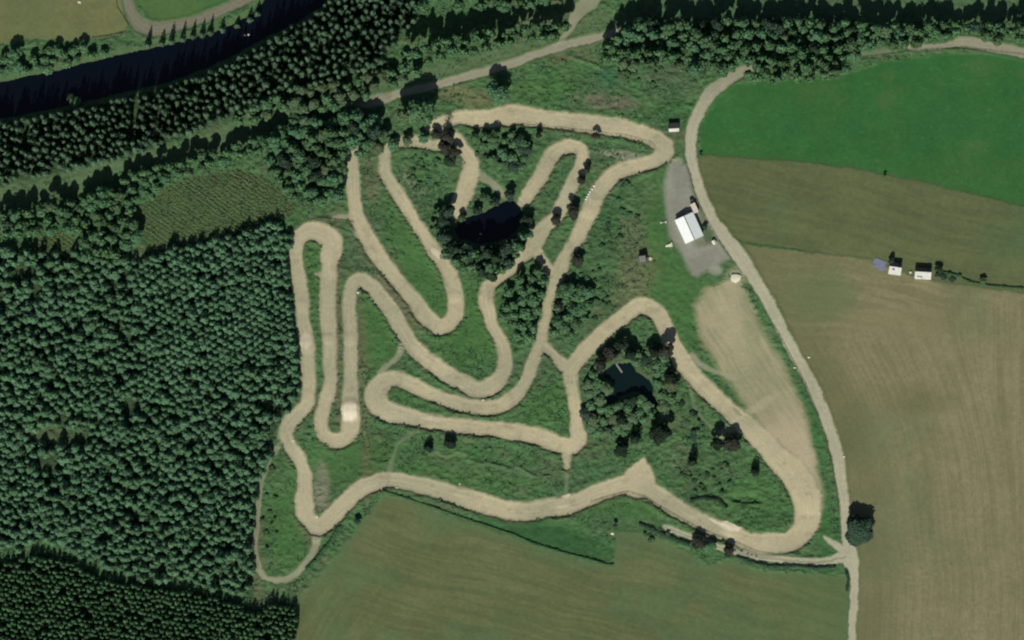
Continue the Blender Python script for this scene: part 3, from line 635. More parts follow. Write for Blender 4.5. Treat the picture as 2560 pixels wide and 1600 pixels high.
def plant(name, kind, fx, fy, rF, hk, label, cat, group=None, cone=False, trunk=None):
    "rF crown radius in plan units; hk height of the crown top in metres"
    x, y = W(fx, fy); r = rF * FU
    top = {'cone': 3.0, 'fir': 3.5, 'broad': 2.1, 'shrub': 1.45, 'cypress': 3.5}[cone or 'broad']
    o = empty(name, (x, y, hz(x, y) - 0.05), random.random() * 6.28, (r, r * random.uniform(.92, 1.05), hk / top))
    tag(o, label, cat, group)
    cr = bpy.data.objects.new('crown', random.choice(CROWN[kind])); COL.objects.link(cr); cr.parent = o
    tr = bpy.data.objects.new('trunk', random.choice(trunk or TR_B)); COL.objects.link(tr); tr.parent = o
    return o
def scatter(poly, dist, tries=30000, seed=1, avoid=None):
    rng = random.Random(seed); xs_ = [p[0] for p in poly]; ys_ = [p[1] for p in poly]
    pts = []; cell = {}
    for _ in range(tries):
        x = rng.uniform(min(xs_), max(xs_)); y = rng.uniform(min(ys_), max(ys_))
        if not inside(poly, x, y): continue
        if avoid and avoid(x, y): continue
        kx, ky = int(x // dist), int(y // dist); ok = True
        for a in (-1, 0, 1):
            for b in (-1, 0, 1):
                for q in cell.get((kx + a, ky + b), ()):
                    if (q[0] - x) ** 2 + (q[1] - y) ** 2 < dist * dist: ok = False
        if ok: cell.setdefault((kx, ky), []).append((x, y)); pts.append((x, y))
    return pts
def rows(poly, ang, du, dv, jit, seed):
    rng = random.Random(seed); ca, sa = math.cos(R(ang)), math.sin(R(ang)); out = []
    for i in range(-140, 140):
        for j in range(-140, 140):
            u = i * du + (j % 2) * du * .5; v = j * dv; x = 300 + u * ca - v * sa + rng.gauss(0, jit); y = 1000 + u * sa + v * ca + rng.gauss(0, jit)
            if -60 < x < 800 and 450 < y < 1570 and inside(poly, x, y): out.append((x, y))
    return out
def hard_near(x, y, m=0.6):
    wx, wy = W(x, y); return at(sd_hard, wx, wy) < m

# ---- plantation conifers
con = []     # (fx, fy, rF, h, kind, stand)
gap = [(135,1030,72,22),(310,955,22,18),(250,830,14,9),(480,935,18,12),(300,975,14,12),(165,770,20,9),(440,880,15,9),(60,640,30,20),(12,870,16,9),(120,1085,35,14),(640,1180,1,1),(380,900,16,7),(520,1150,9,14),(330,1230,12,9),(150,900,40,7),(455,1050,10,12),(640,960,25,22)]
def in_gap(x, y): return any(((x - a) / rx_) ** 2 + ((y - b) / ry_) ** 2 < 1 for a, b, rx_, ry_ in gap)
nz_ = lambda x, y, s=0: float(fbm(np.array([x / 60.0]), np.array([y / 60.0]), 200 + s, 2)[0])
for x, y in rows(FOREST_MAIN, 24, 16.2, 14.2, 1.9, 3):
    if in_gap(x, y) or hard_near(x, y, 1.0): continue
    q = nz_(x, y)
    reg = 1.0 if (x > 330 and y < 900) else 0.0
    if not reg: x += random.gauss(0, 3.6); y += random.gauss(0, 3.6)
    if random.random() < (.05 if reg else .10 if q > .4 else .18): continue
    s = random.uniform(.85, 1.3) if reg else random.choice([random.uniform(.75, 1.1), random.uniform(1.0, 1.45)])
    con.append((x, y, 11.2 * s, 7.0 * s ** .7 * random.uniform(.78, 1.22) + (nz_(x * 1.6, y * 1.6, 3) - .5) * 6, 'spruce', 'main'))
for x, y in rows(FOREST_SW, 8, 13.0, 11.5, 1.8, 5):
    if random.random() < .06: continue
    con.append((x, y, 7.4 * random.uniform(.8, 1.3), 8.2 + random.uniform(-.9, .9), 'young', 'corner'))
for x, y in scatter(FOREST_NW, 13.0, 80000, 8, lambda x, y: hard_near(x, y, 1.5)):
    if random.random() < .12: continue
    con.append((x, y, 9.6 * random.uniform(.7, 1.3), 17.0 * random.uniform(.72, 1.12), 'fir', 'river'))
LAB = {'main': ('mid green conifer in the dense rows of the plantation west of the dirt track', 'conifers of the western plantation'),
       'corner': ('small dark conifer in the tight young stand in the bottom left corner', 'young conifers of the corner stand'),
       'river': ('tall dark conifer in the shaded wood south of the river', 'tall conifers south of the river')}
vis = [c for c in con if -5 < c[0] < 2425 and -5 < c[1] < 1517]
chosen = set()
for c in sorted(vis, key=lambda c: -c[2])[:284]: chosen.add(c)
for c in con:
    if c in chosen:
        plant('conifer', c[4], c[0], c[1], c[2], c[3], LAB[c[5]][0], 'conifer', LAB[c[5]][1], 'fir' if c[4] == 'fir' else 'cone', TR_C)
LOW = {k: [needle_crown(60 + i + j * 9, 230, 2.9 if k != 'fir' else 3.4, .42 + .06 * (i % 4) + (.12 if k == 'fir' else 0), .165) for i in range(8)] for j, k in enumerate(('spruce', 'young', 'fir'))}
for kind, nm, lab in (('spruce', 'plantation_conifers', 'mid green conifers filling the western plantation between the larger ones'), ('young', 'young_conifers', 'small dark conifers packed in the bottom left corner stand'),
                      ('fir', 'riverside_conifers', 'tall dark conifers filling the wood south of the river')):
    Vs, Fs, Ts = [], [], []; off = 0
    for c in con:
        if c in chosen or c[4] != kind: continue
        V, F, t = random.choice(LOW[kind]); x, y = W(c[0], c[1]); r = c[2] * FU; a = random.random() * 6.28
        ca, sa = math.cos(a) * r, math.sin(a) * r
        V2 = np.column_stack([V[:, 0] * ca - V[:, 1] * sa + x, V[:, 0] * sa + V[:, 1] * ca + y, V[:, 2] * c[3] / (3.5 if kind == 'fir' else 3.0) + hz(x, y)])
        Vs.append(V2); Fs.append(F + off); Ts.append(np.clip(t + random.uniform(-.35, .6) + (nz_(c[0], c[1], 7) - .5) * 1.6, -.6, 2.0)); off += len(V)
    if Vs:
        o = mesh_np(nm, np.vstack(Vs), np.vstack(Fs), FOL[kind], attrs={'tint': np.concatenate(Ts)})
        tag(o, lab, 'conifers', None, 'stuff')

# ---- broadleaf belts and copses: every tree its own object
BELTS = [
 ('NE', [(1425,110),(1480,68),(1560,52),(1700,50),(1900,50),(2100,54),(2300,62),(2520,58),(2520,92),(2350,95),(2260,92),(2150,105),(2050,118),(2000,140),(1988,182),(1850,192),(1765,192),(1700,172),(1600,160),(1500,156),(1425,145)], 21, 'leaf', (13,20), 15, 'green broadleaf tree in the dark belt above the bright green pasture', 'broadleaf trees above the green pasture'),
 ('W', [(-60,540),(0,500),(60,505),(150,485),(230,455),(300,425),(380,388),(470,368),(560,345),(625,325),(640,345),(600,372),(520,388),(440,415),(390,440),(330,480),(325,560),(300,600),(200,610),(185,545),(90,545),(0,560)], 20, 'leaf', (12,19), 11.5, 'broadleaf tree in the strip above the striped clearing on the left edge', 'broadleaf trees by the striped clearing'),
 ('C', [(620,330),(680,290),(760,285),(850,265),(900,300),(905,345),(880,360),(835,365),(810,400),(800,470),(740,480),(700,470),(655,420),(625,370)], 22, 'leaf', (14,23), 12, 'broadleaf tree in the dense copse at the top end of the two dirt strips', 'broadleaf trees at the top of the dirt strips'),
 ('P', [(1050,600),(1100,598),(1180,592),(1235,560),(1238,600),(1200,630),(1160,650),(1120,640),(1070,620)], 21, 'dark', (13,19), 13, 'dark broadleaf tree on the shore below the black pond', 'dark trees below the black pond'),
 ('K', [(1195,700),(1215,660),(1265,635),(1288,650),(1288,720),(1270,790),(1240,810),(1210,790),(1190,745)], 20, 'leaf', (11,16), 7, 'broadleaf tree in the oval copse left of the long diagonal track', 'trees of the oval copse'),
 ('Q', [(1392,890),(1420,850),(1480,830),(1560,830),(1585,900),(1585,960),(1560,990),(1500,990),(1470,1030),(1420,1030),(1385,1000),(1378,940)], 18, 'olive', (12,19), 5, 'pale willow in the ring of trees round the small pond', 'willows round the small pond'),
 ('R', [(1316,690),(1345,665),(1385,672),(1400,720),(1385,760),(1345,795),(1308,788),(1305,730)], 20, 'leaf', (11,17), 6, 'leafy tree in the thicket right of the narrow straight track', 'trees right of the narrow straight track'),
 ('T', [(1105,315),(1180,312),(1235,322),(1248,370),(1218,415),(1180,400),(1140,355)], 20, 'leaf', (10,15), 5, 'leafy tree in the thicket between the top straight and the hairpin', 'trees of the thicket under the top straight'),
 ('N', [(985,-40),(1340,-40),(1330,2),(1250,12),(1120,18),(1000,20)], 27, 'leaf', (13,20), 20, 'broadleaf tree on the top edge casting shade on the clearing', 'broadleaf trees on the top edge'),
 ('M', [(950,130),(1050,92),(1200,72),(1300,60),(1335,66),(1310,88),(1220,100),(1120,124),(1000,150)], 20, 'leaf', (12,17), 18, 'broadleaf tree in the strip above the upper gravel road with long shade behind', 'trees above the upper gravel road'),
 ('G', [(700,215),(830,195),(905,175),(960,160),(990,170),(900,215),(850,245),(790,262),(690,262),(600,285),(560,290),(600,255)], 25, 'olive', (13,19), 10, 'olive green broadleaf tree in the strip along the grassy corridor', 'trees along the grassy corridor'),
 ('B', [(0,135),(60,150),(110,125),(200,108),(250,128),(190,150),(100,168),(50,178),(0,178)], 20, 'leaf', (10,15), 6, 'bushy broadleaf tree on the far bank of the river', 'bushy trees on the far bank of the river'),
]
belt_trees = []
for key, poly, dist, kind, (r0, r1), h, lab, grp in BELTS:
    for i, (x, y) in enumerate(scatter(poly, dist, 9000, hash_ if False else sum(map(ord, key)), lambda x, y: at(sd_water, *W(x, y)) < (2.2 if key == 'Q' else 0.3) or hard_near(x, y, 2.2 if key in 'KRQ' else .2))):
        if not (-12 < x < 2431 and -12 < y < 1524): continue
        kk = kind if random.random() < .8 else random.choice(['leaf', 'olive', 'dark'])
        belt_trees.append((random.uniform(r0, r1), kk, x, y, h * random.uniform(.75, 1.2), lab, grp))
# single trees: (plan x, y, radius, height, kind, label)
SINGLES = [
 (2024,1250,43,9.5,'large','large round tree standing alone where the lane meets the road'),
 (955,272,24,15,'olive','left of the two big trees shading the end of the top straight'),
 (992,262,36,17,'leaf','right of the two big trees shading the end of the top straight'),
 (1172,222,30,13,'leaf','big round tree between the gravel road and the top straight'),
 (1060,284,13,5,'bare','thin dark tree over the left end of the top straight'),
 (1057,325,16,6,'copper','dull tree just below the thin tree by the top straight'),
 (1076,362,13,5,'copper','brown tree beside the short track leading to the black pond'),
 (806,248,24,8,'olive','round olive tree with a deep shadow left of the gravel patch'),
 (700,262,26,8,'olive','wide olive tree on the corridor edge above the shadow'),
 (175,240,20,7,'leaf','lone leafy tree on the near bank of the dark river'),
 (37,128,18,8,'leaf','tallest tree on the far river bank under the dry field'),
 (42,160,17,7,'leaf','round tree at the water edge on the far river bank'),
 (1385,402,10,5,'copper','small brown tree between the hairpin and the wide return track'),
 (1372,427,10,5,'copper','small brown tree just below another beside the return track'),
 (1352,500,17,6,'copper','brown tree between the two narrow upper tracks'),
 (1312,520,13,6,'copper','brown tree left of its twin by the sandy fork'),
 (1366,615,15,6,'copper','round dark brown tree where the upper tracks join'),
 (1340,690,22,7,'leaf','dark green tree right of the narrow straight track'),
 (1320,724,12,6,'copper','brown bushy tree hugging the narrow straight track'),
 (1355,735,17,6,'leaf','green tree in the scrub right of the narrow track'),
 (1330,765,15,5,'dark','low dark tree at the lower end of the narrow straight track'),
 (1272,320,7,6,'copper','slim brown tree beside the top straight above the hairpin'),
 (1407,322,9,4,'copper','small brown tree just under the top straight'),
 (1225,330,14,6,'dark','dark tree left of the slim brown one under the top straight'),
 (1240,355,15,6,'dark','dark tree beside the hairpin shoulder'),
 (1165,330,16,6,'leaf','green bushy tree in the thicket under the top straight'),
 (1190,365,16,6,'leaf','leafy tree in the middle of the thicket left of the hairpin'),
 (1215,395,15,6,'dark','dark tree in the thicket touching the hairpin end'),
 (1145,470,14,5,'leaf','green tree on the tongue of land above the black pond'),
 (1045,525,18,8,'dark','dark tree on the left shore of the black pond'),
 (1035,505,12,6,'leaf','leafy tree on the bank left of the black pond'),
 (1244,520,14,7,'dark','dark tree on the right shore of the black pond'),
 (640,560,17,8,'spruce','tall conifer at the top right corner of the plantation'),
 (1440,835,17,8,'copper','brown tree touching the curve above the small pond'),
 (1418,860,16,8,'copper','brown tree on the left shoulder of the pond copse'),
 (1468,815,16,9,'black','dark tree at the top of the pond copse'),
 (1488,840,15,8,'black','dark tree below the top one of the pond copse'),
 (1542,832,14,9,'black','dark tree second from the track in the pond copse'),
 (1572,828,18,9,'copper','brown tree touching the long diagonal straight'),
 (1578,892,15,8,'black','dark tree right of the small pond'),
 (1500,1034,15,11,'cypress','narrow black conifer below the small pond'),
 (1560,1026,28,12,'black','broad black tree right of the narrow conifer below the small pond'),
 (1470,1062,20,9,'black','dark spreading tree above the triangular sand spur'),
 (1468,990,13,8,'black','dark tree just below the pond outlet'),
 (1695,1050,17,10,'black','left of the two dark trees at the foot of the diagonal straight'),
 (1727,1048,20,9,'copper','right of the two dark trees at the foot of the diagonal straight'),
 (1635,1090,12,10,'cypress','slim black conifer in the scrub left of the two dark trees'),
 (1783,1114,12,8,'cypress','slim black conifer alone by the wide eastern curve'),
 (1012,1057,13,7,'cypress','left of the two small black trees under the lower straight'),
 (1064,1047,13,6,'black','right of the two small black trees under the lower straight'),
 (845,1230,9,3,'darkshrub','round dark bush on the bank above the mown field'),
 (1648,1280,17,6,'copper','left brown tree between the lower track and the mown field'),
 (1675,1290,17,5,'leaf','green crowned tree joined to the brown one by the mown field'),
 (1722,1300,14,5,'copper','brown tree on the lane side just right of the joined pair'),
 (2105,615,8,4,'dark','small dark tree above the left cottage'),
 (2216,637,9,4,'dark','dark tree at the right end of the right cottage'),
 (2322,665,10,3,'leaf','small loose tree in the hedge right of the cottages'),
 (1453,1240,6,3,'darkshrub','dark bush at the corner notch of the mown field'),
 (1666,536,9,2.4,'darkshrub','dark bush between the white workshop and the road'),
 (2090,414,5,2,'darkshrub','tiny dark bush on the border of the green pasture'),
 (1655,365,4,1.8,'darkshrub','tiny dark bush by the road at the pasture corner'),
 (1470,185,24,2.6,'shrub','low bluish green mound of a bush in the rough above the top straight'),
 (2112,1000,0,0,'',''),
]
EXTRA = [(1128,497,10,5,'dark','small dark tree on the upper shore of the black pond'),(1168,480,11,6,'dark','dark tree midway along the upper shore of the black pond'),(1205,462,12,6,'dark','dark tree at the top right end of the black pond'),(1090,515,10,5,'leaf','leafy tree at the top left of the black pond'),
 (930,342,17,7,'leaf','tree covering the top bend of the second dirt strip'),(905,325,20,8,'leaf','tree above the top bend of the second dirt strip'),
 (962,332,15,6,'olive','olive tree right of the tree covering the top bend'),(1000,326,14,6,'leaf','small tree on the sandy ground between the two big clumps'),(1030,318,12,5,'copper','brownish tree by the sandy ground under the thin dark tree'),
 (1050,350,16,7,'copper','tallest brown tree above the short track to the black pond'),(1062,382,13,6,'dark','dark tree at the left edge of the short track to the black pond'),
 (1060,500,15,9,'dark','dark tree where the short track ends at the black pond'),(1075,590,20,13,'dark','tall dark tree at the lower left of the black pond'),(1050,560,17,11,'dark','dark tree leaning over the left tip of the black pond'),
 (1110,600,20,14,'dark','tallest dark tree below the black pond'),(1150,598,20,14,'dark','wide dark tree below the middle of the black pond'),(1190,590,20,13,'dark','dark tree below the right half of the black pond'),
 (1222,572,18,12,'dark','dark tree at the lower right of the black pond'),(1248,555,13,9,'leaf','leafy tree right of the black pond beside the sandy fork'),(1028,540,13,8,'leaf','leafy tree at the far left of the black pond'),
 (1095,632,16,8,'leaf','leafy tree between the strip bend and the black pond trees'),(1130,630,16,9,'olive','olive tree under the tall dark trees of the black pond')]
SINGLES += EXTRA
n_single = sum(1 for q in SINGLES if q[2] and q[4] not in ('cypress', 'spruce') and 'shrub' not in q[4])
belt_trees.sort(key=lambda q: -q[0])
for r_, kk, x, y, h_, lab, grp in belt_trees[:298 - n_single]: plant('broadleaf_tree', kk, x, y, r_, h_, lab, 'tree', grp)
Vs, Fs, Ts = [], [], []; off = 0
BL = [broad_crown(1200 + i, 520, .85, 12, .15) for i in range(5)]
for r_, kk, x, y, h_, lab, grp in belt_trees[298 - n_single:]:
    V, F, t = random.choice(BL); wx, wy = W(x, y); a = random.random() * 6.28; r_ *= FU; ca, sa = math.cos(a) * r_, math.sin(a) * r_
    Vs.append(np.column_stack([V[:, 0] * ca - V[:, 1] * sa + wx, V[:, 0] * sa + V[:, 1] * ca + wy, V[:, 2] * h_ / 2.1 + hz(wx, wy)])); Fs.append(F + off); Ts.append(t + random.uniform(0, .8)); off += len(V)
if Vs: tag(mesh_np('broadleaf_wood', np.vstack(Vs), np.vstack(Fs), FOL['leaf'], attrs={'tint': np.concatenate(Ts)}), 'smaller broadleaf trees filling the gaps between the larger ones in the belts', 'trees', None, 'stuff')
for x, y, r, h, kind, lab in SINGLES:
    if not r: continue
    cone = 'cypress' if kind == 'cypress' else 'cone' if kind == 'spruce' else 'shrub' if 'shrub' in kind else 'broad'
    nm = {'cypress': 'conifer', 'cone': 'conifer', 'shrub': 'bush'}.get(cone, 'broadleaf_tree')
    if kind in ('copper', 'dark', 'black') and r < 30: r *= 1.16
    plant(nm, kind, x, y, r, h, lab, {'conifer': 'conifer', 'bush': 'bush'}.get(nm, 'tree'), None, cone, TR_S if cone == 'shrub' else None)
for i, (x, y) in enumerate([(350,108),(383,103),(405,99),(432,93),(456,86),(478,82),(497,77),(525,70),(560,60),(590,46),(608,32)]):
    plant('conifer', 'fir', x, y, 9, random.uniform(8, 12), 'spire shaped conifer on the river bank below the bending gravel road', 'conifer', 'spire conifers below the bending road', 'fir', TR_C)
# bushes in the rough
BUSHES = [((1180,350,70,45),34,'leafy bush in the thicket below the top straight','bushes below the top straight'),((1000,410,38,60),26,'low bush on the green slope right of the second dirt strip','bushes by the second dirt strip'),
 ((1450,500,55,100),22,'bush in the rough slope left of the white workshop','bushes left of the white workshop'),((1400,690,45,70),24,'bush in the scrub above the curve of the pond copse','bushes above the pond copse curve'),
 ((1600,1000,70,60),22,'bush in the rough right of the small pond','bushes right of the small pond'),((1680,1130,90,40),20,'bush in the rough inside the wide eastern curve','bushes inside the eastern curve'),
 ((1440,960,50,50),18,'bush among the willows of the pond copse','bushes of the pond copse'),((1250,700,35,60),12,'bush under the trees of the oval copse','bushes of the oval copse'),
 ((740,440,70,50),22,'bush on the slope left of the first dirt strip','bushes left of the first dirt strip'),((1560,160,120,40),24,'bush in the rough below the tree belt','bushes below the tree belt'),
 ((660,1000,18,60),12,'bush on the plantation edge beside the west track','bushes on the plantation edge'),((640,1200,22,130),16,'bush along the narrow side path','bushes along the side path'),
 ((2250,650,40,8),7,'bush in the hedge right of the cottages','bushes by the cottages'),((1560,1265,60,14),10,'bush between the lane and the mown field','bushes by the lane')]
for (cx, cy, rx_, ry_), n_, lab, grp in BUSHES:
    k = 0
    while k < n_:
        a = random.random() * 6.28; q = math.sqrt(random.random()); x = cx + math.cos(a) * q * rx_; y = cy + math.sin(a) * q * ry_; k += 1
        wx, wy = W(x, y)
        if at(sd_hard, wx, wy) < 1.2 or at(sd_water, wx, wy) < .5: continue
        plant('bush', random.choice(['shrub'] * 7 + ['darkshrub']), x, y, random.uniform(5, 11), random.uniform(.7, 1.6), lab, 'bush', grp, 'shrub', TR_S)

# ---- uncountable rough herbage
def tufts(name, pts, size, label, mat, cat='scrub', hmul=1.0, nb=5):
    n = len(pts); P = np.array(pts); rng = np.random.default_rng(len(pts))
    s = size * (0.5 + 0.9 * rng.random(n)); V = np.zeros((n, nb, 3, 3)); tint = np.repeat(rng.random(n) * 1.4 - .2, nb * 3)
    for b in range(nb):
        t = rng.random(n) * 6.28; c, sn_ = np.cos(t), np.sin(t); ox = (rng.random(n) - .5) * s * .7; oy = (rng.random(n) - .5) * s * .7
        hgt = s * hmul * (0.3 + .5 * rng.random(n)); w = s * .5
        base = np.column_stack([P[:, 0] + ox, P[:, 1] + oy, P[:, 2]])
        V[:, b, 0] = base + np.column_stack([-sn_ * w, c * w, hgt * .25]); V[:, b, 1] = base + np.column_stack([sn_ * w, -c * w, hgt * .25])
        V[:, b, 2] = base + np.column_stack([c * w * 1.3, sn_ * w * 1.3, hgt])
    o = mesh_np(name, V.reshape(-1, 3), np.arange(n * nb * 3).reshape(-1, 3), mat, attrs={'tint': tint})
    return tag(o, label, cat, None, 'stuff')
dens = rough * sstep(.38, .7, fbm(GX / 9, GY / 9, 300)) * sstep(0.8, 2, sd_hard) + (np.exp(-((sd_track - 1.2) / .6) ** 2)) * sstep(.3, .6, vn(GX / 10, GY / 10, 301)) * .8 * south * sstep(0, 1, sd_tan)
dens *= (1 - .8 * soft_zone) * (1 - .95 * smooth) * (np.abs(GX) < 262) * (np.abs(GY) < 166) * sstep(-1, 1, sd_fm) * sstep(0, 1.5, sd_field) * sstep(0.5, 1.5, sd_water)
pr = dens.ravel() / dens.sum(); sel = RNG.choice(NX * NY, 9000, p=pr)
pts = np.column_stack([GX.ravel()[sel] + RNG.uniform(-.2, .2, len(sel)), GY.ravel()[sel] + RNG.uniform(-.2, .2, len(sel)), H.ravel()[sel] - .05])
tufts('scrub', pts, .75, 'rough herbage and brambles covering the banks between the dirt tracks', FOL['scrub'])
cl = [(x, y) for poly, a in ((CLEAR, -55), (CLEAR2, 70)) for (x, y) in [(500 + u * math.cos(R(a)) - v * math.sin(R(a)), 500 + u * math.sin(R(a)) + v * math.cos(R(a))) for u in np.arange(-600, 600, 9.4) for v in np.arange(-600, 600, 3.6)] if inside(poly, x, y)]
pts = []
for x, y in cl:
    wx, wy = W(x + random.gauss(0, .8), y + random.gauss(0, .8)); pts.append((wx, wy, hz(wx, wy)))
M_SAP = mat_foliage('sapling_leaves', (0.085, 0.130, 0.056), .35)
tufts('saplings', pts, .8, 'small saplings planted in slanting rows across the clearing', M_SAP, 'saplings', 1.1, 6)

# ---------------------------------------------------------------- buildings and small things
M = dict(white=mat_plain('white_sheet_metal', (.80, .82, .80), .45, .04, .8, 0, 6), grey=mat_plain('grey_and_shaded_sheet', (.68, .71, .70), .5, .04, .8, 0, 6),
 rooflight=mat_plain('weathered_white_roof', (.50, .49, .45), .7, .18, 1.5), dark_and_shade=mat_plain('dark_roof_and_shade', (.035, .035, .038), .7, .25, 2), cream=mat_plain('cream_paint', (.66, .63, .52), .7, .08, 1.2), pink=mat_plain('pale_container', (.56, .50, .43), .6, .07, 1),
 glass=mat_plain('window_glass', (.02, .025, .03), .15, .1, 1), wood=mat_plain('weathered_wood', (.16, .12, .08), .85, .3, 3), black=mat_plain('black_rubber', (.015, .015, .015), .8, .2, 3),
 felt=mat_plain('grey_roof_felt', (.17, .175, .165), .9, .15, 2), stone=mat_plain('pale_stone', (.58, .54, .42), .9, .15, 1.5), metal=mat_plain('galvanised', (.30, .31, .31), .5, .15, 3, .4),
 slab=mat_plain('blue_grey_paving', (.15, .16, .23), .8, .2, 1.2), red=mat_plain('red_brown_paint', (.18, .07, .05), .6, .15, 2), yellow=mat_plain('yellow_paint', (.55, .45, .12), .6, .1, 2))
def gable(root, L, Wd, wall, ridge, m_l, m_r, m_wall, over=.25, cap=None):
    "ridge runs along local y; +x slope m_r, -x slope m_l"
    w = MB(); w.box((0, 0, wall / 2 - .1), (Wd, L, wall + .2))
    a = len(w.v); h = Wd / 2
    for yy in (-L / 2 + .002, L / 2 - .002):
        w.add([(-h, yy, wall), (h, yy, wall), (0, yy, ridge)], [(0, 1, 2)])
    wo = w.build('wall', m_wall, root)
    for sgn, mm in ((-1, m_l), (1, m_r)):
        e = MB(); x1 = sgn * (h + over); z1 = wall - (ridge - wall) * over / h; y0, y1 = -L / 2 - over, L / 2 + over; t = .08
        e.add([(sgn * .02, y0, ridge), (x1, y0, z1), (x1, y1, z1), (sgn * .02, y1, ridge), (sgn * .02, y0, ridge + t), (x1, y0, z1 + t), (x1, y1, z1 + t), (sgn * .02, y1, ridge + t)],
              [(0, 1, 2, 3), (7, 6, 5, 4), (0, 4, 5, 1), (1, 5, 6, 2), (2, 6, 7, 3), (3, 7, 4, 0)])
        e.build('roof_slope', mm, root)
    if cap:
        c = MB(); c.box((0, 0, ridge + .11), (.34, L + 2 * over + .02, .09)); c.build('ridge_cap', cap, root)
    return wo
def place(c, r, x, y, z=0.0):
    wx, wy = W(*T(c, r, x, y)); return (wx, wy, hz(wx, wy) + z)
# workshop: long axis tilts 24 degrees
sh = empty('workshop', place(2, 1, 1672, 643), R(24.4))
tag(sh, 'large white gabled metal workshop on the grey gravel yard', 'workshop')
gable(sh, 12.4, 9.4, 3.0, 4.3, M['white'], M['grey'], M['grey'], .3, M['dark_and_shade'])  # right slope greyer: its shade away from the sun is put into the colour
d = MB(); d.box((0, -6.23, 1.35), (3.6, .06, 2.7)); d.build('roller_door', M['metal'], sh)
for yy in (-3.5, 0, 3.5):
    for s_ in (-1, 1):
        w = MB(); w.box((s_ * 4.72, yy, 1.7), (.05, 1.4, .9)); w.build('window', M['glass'], sh)
for s_ in (-1, 1):
    g = MB(); g.tube((s_ * 5.06, -6.5, 2.82), (s_ * 5.06, 6.5, 2.82), .09, .09, 8); g.build('gutter', M['metal'], sh)
cn = empty('container', place(2, 1, 1722, 455), R(24))
tag(cn, 'pale pinkish container joined to the top corner of the white workshop', 'container')
b = MB(); b.box((0, 0, 1.25), (2.5, 5.0, 2.5)); b.build('body', M['pink'], cn)
b = MB(); b.box((0, 0, 2.54), (2.56, 5.06, .07)); [b.box((0, y_, 2.6), (2.5, .06, .05)) for y_ in np.arange(-2.2, 2.3, .55)]; b.build('roof', M['pink'], cn)
for s_ in (-.62, .62):
    b = MB(); b.box((s_, -2.54, 1.25), (1.15, .06, 2.3)); b.tube((s_ * .3, -2.6, .3), (s_ * .3, -2.6, 2.2), .03, .03, 6); b.build('door', M['metal'], cn)
pv = empty('shadow_truck_shape', place(2, 1, 1706, 388), R(24))  # truck shape added in place of the shadow behind the container
tag(pv, 'dark truck shape added for the shadow at the far end of the pale container', 'truck shape')
b = MB(); b.box((0, 0, .75), (1.9, 3.4, .7)); b.box((0, .3, 1.35), (1.7, 1.5, .55), 0, .82); b.build('body', M['dark_and_shade'], pv)
b = MB(); b.box((0, 1.09, 1.3), (1.5, .05, .36)); b.build('windscreen', M['glass'], pv)
for sx in (-.86, .86):
    for sy in (-1.1, 1.1):
        b = MB(); b.tube((sx - .12, sy, .36), (sx + .12, sy, .36), .36, .36, 14); b.build('wheel', M['black'], pv)
# small white shed by the road
s2 = empty('storage_shed', place(2, 1, 1908, 778), R(30))
tag(s2, 'tiny white shed beside the road just below the workshop', 'shed')
gable(s2, 1.9, 1.6, 1.7, 2.1, M['cream'], M['cream'], M['cream'], .1)
b = MB(); b.box((.82, 0, .85), (.05, .8, 1.6)); b.build('door', M['wood'], s2)
# start tower hut
hut = empty('control_hut', place(2, 1, 1230, 938), R(8))
tag(hut, 'square grey roofed hut with dark rim on the grass left of the yard', 'hut')
b = MB(); b.box((0, 0, 1.5), (3.4, 3.3, 3.2)); b.build('wall', M['wood'], hut)
b = MB(); b.box((0, 0, 3.2), (3.9, 3.8, .16)); b.build('roof_edge', M['dark_and_shade'], hut)
b = MB(); b.box((0, 0, 3.32), (3.3, 3.1, .1)); b.box((0, 0, 3.4), (3.3, .12, .08)); b.build('roof_felt', M['felt'], hut)
b = MB(); b.box((0, -1.68, 2.1), (2.4, .05, .8)); b.build('window', M['glass'], hut)
b = MB(); b.box((1.73, .4, 1.2), (.05, .85, 2.0)); b.build('door', M['dark_and_shade'], hut)
st = MB(); [st.box((2.0 + i * .3, .2 - i * .02, .7 - i * .13), (.3, .9, .1)) for i in range(5)]; [st.tube((2 + i * .3, -.2, 0), (2 + i * .3, -.2, 1.5 - i * .13), .04, .04, 6) for i in range(5)]; st.build('step', M['wood'], hut)
bn = empty('picnic_bench', place(2, 1, 1308, 935), R(70)); tag(bn, 'small pale bench on the grass beside the grey roofed hut', 'bench')
b = MB(); b.box((0, 0, .72), (1.5, .7, .06)); b.build('table_top', M['stone'], bn)
for s_ in (-.65, .65):
    b = MB(); b.box((0, s_, .43), (1.5, .25, .05)); b.build('seat', M['stone'], bn)
    b = MB(); b.box((s_ * .8, 0, .35), (.08, 1.3, .08)); b.tube((s_ * .8, -.5, 0), (s_ * .8, -.2, .7), .04, .04, 6); b.tube((s_ * .8, .5, 0), (s_ * .8, .2, .7), .04, .04, 6); b.build('leg', M['wood'], bn)
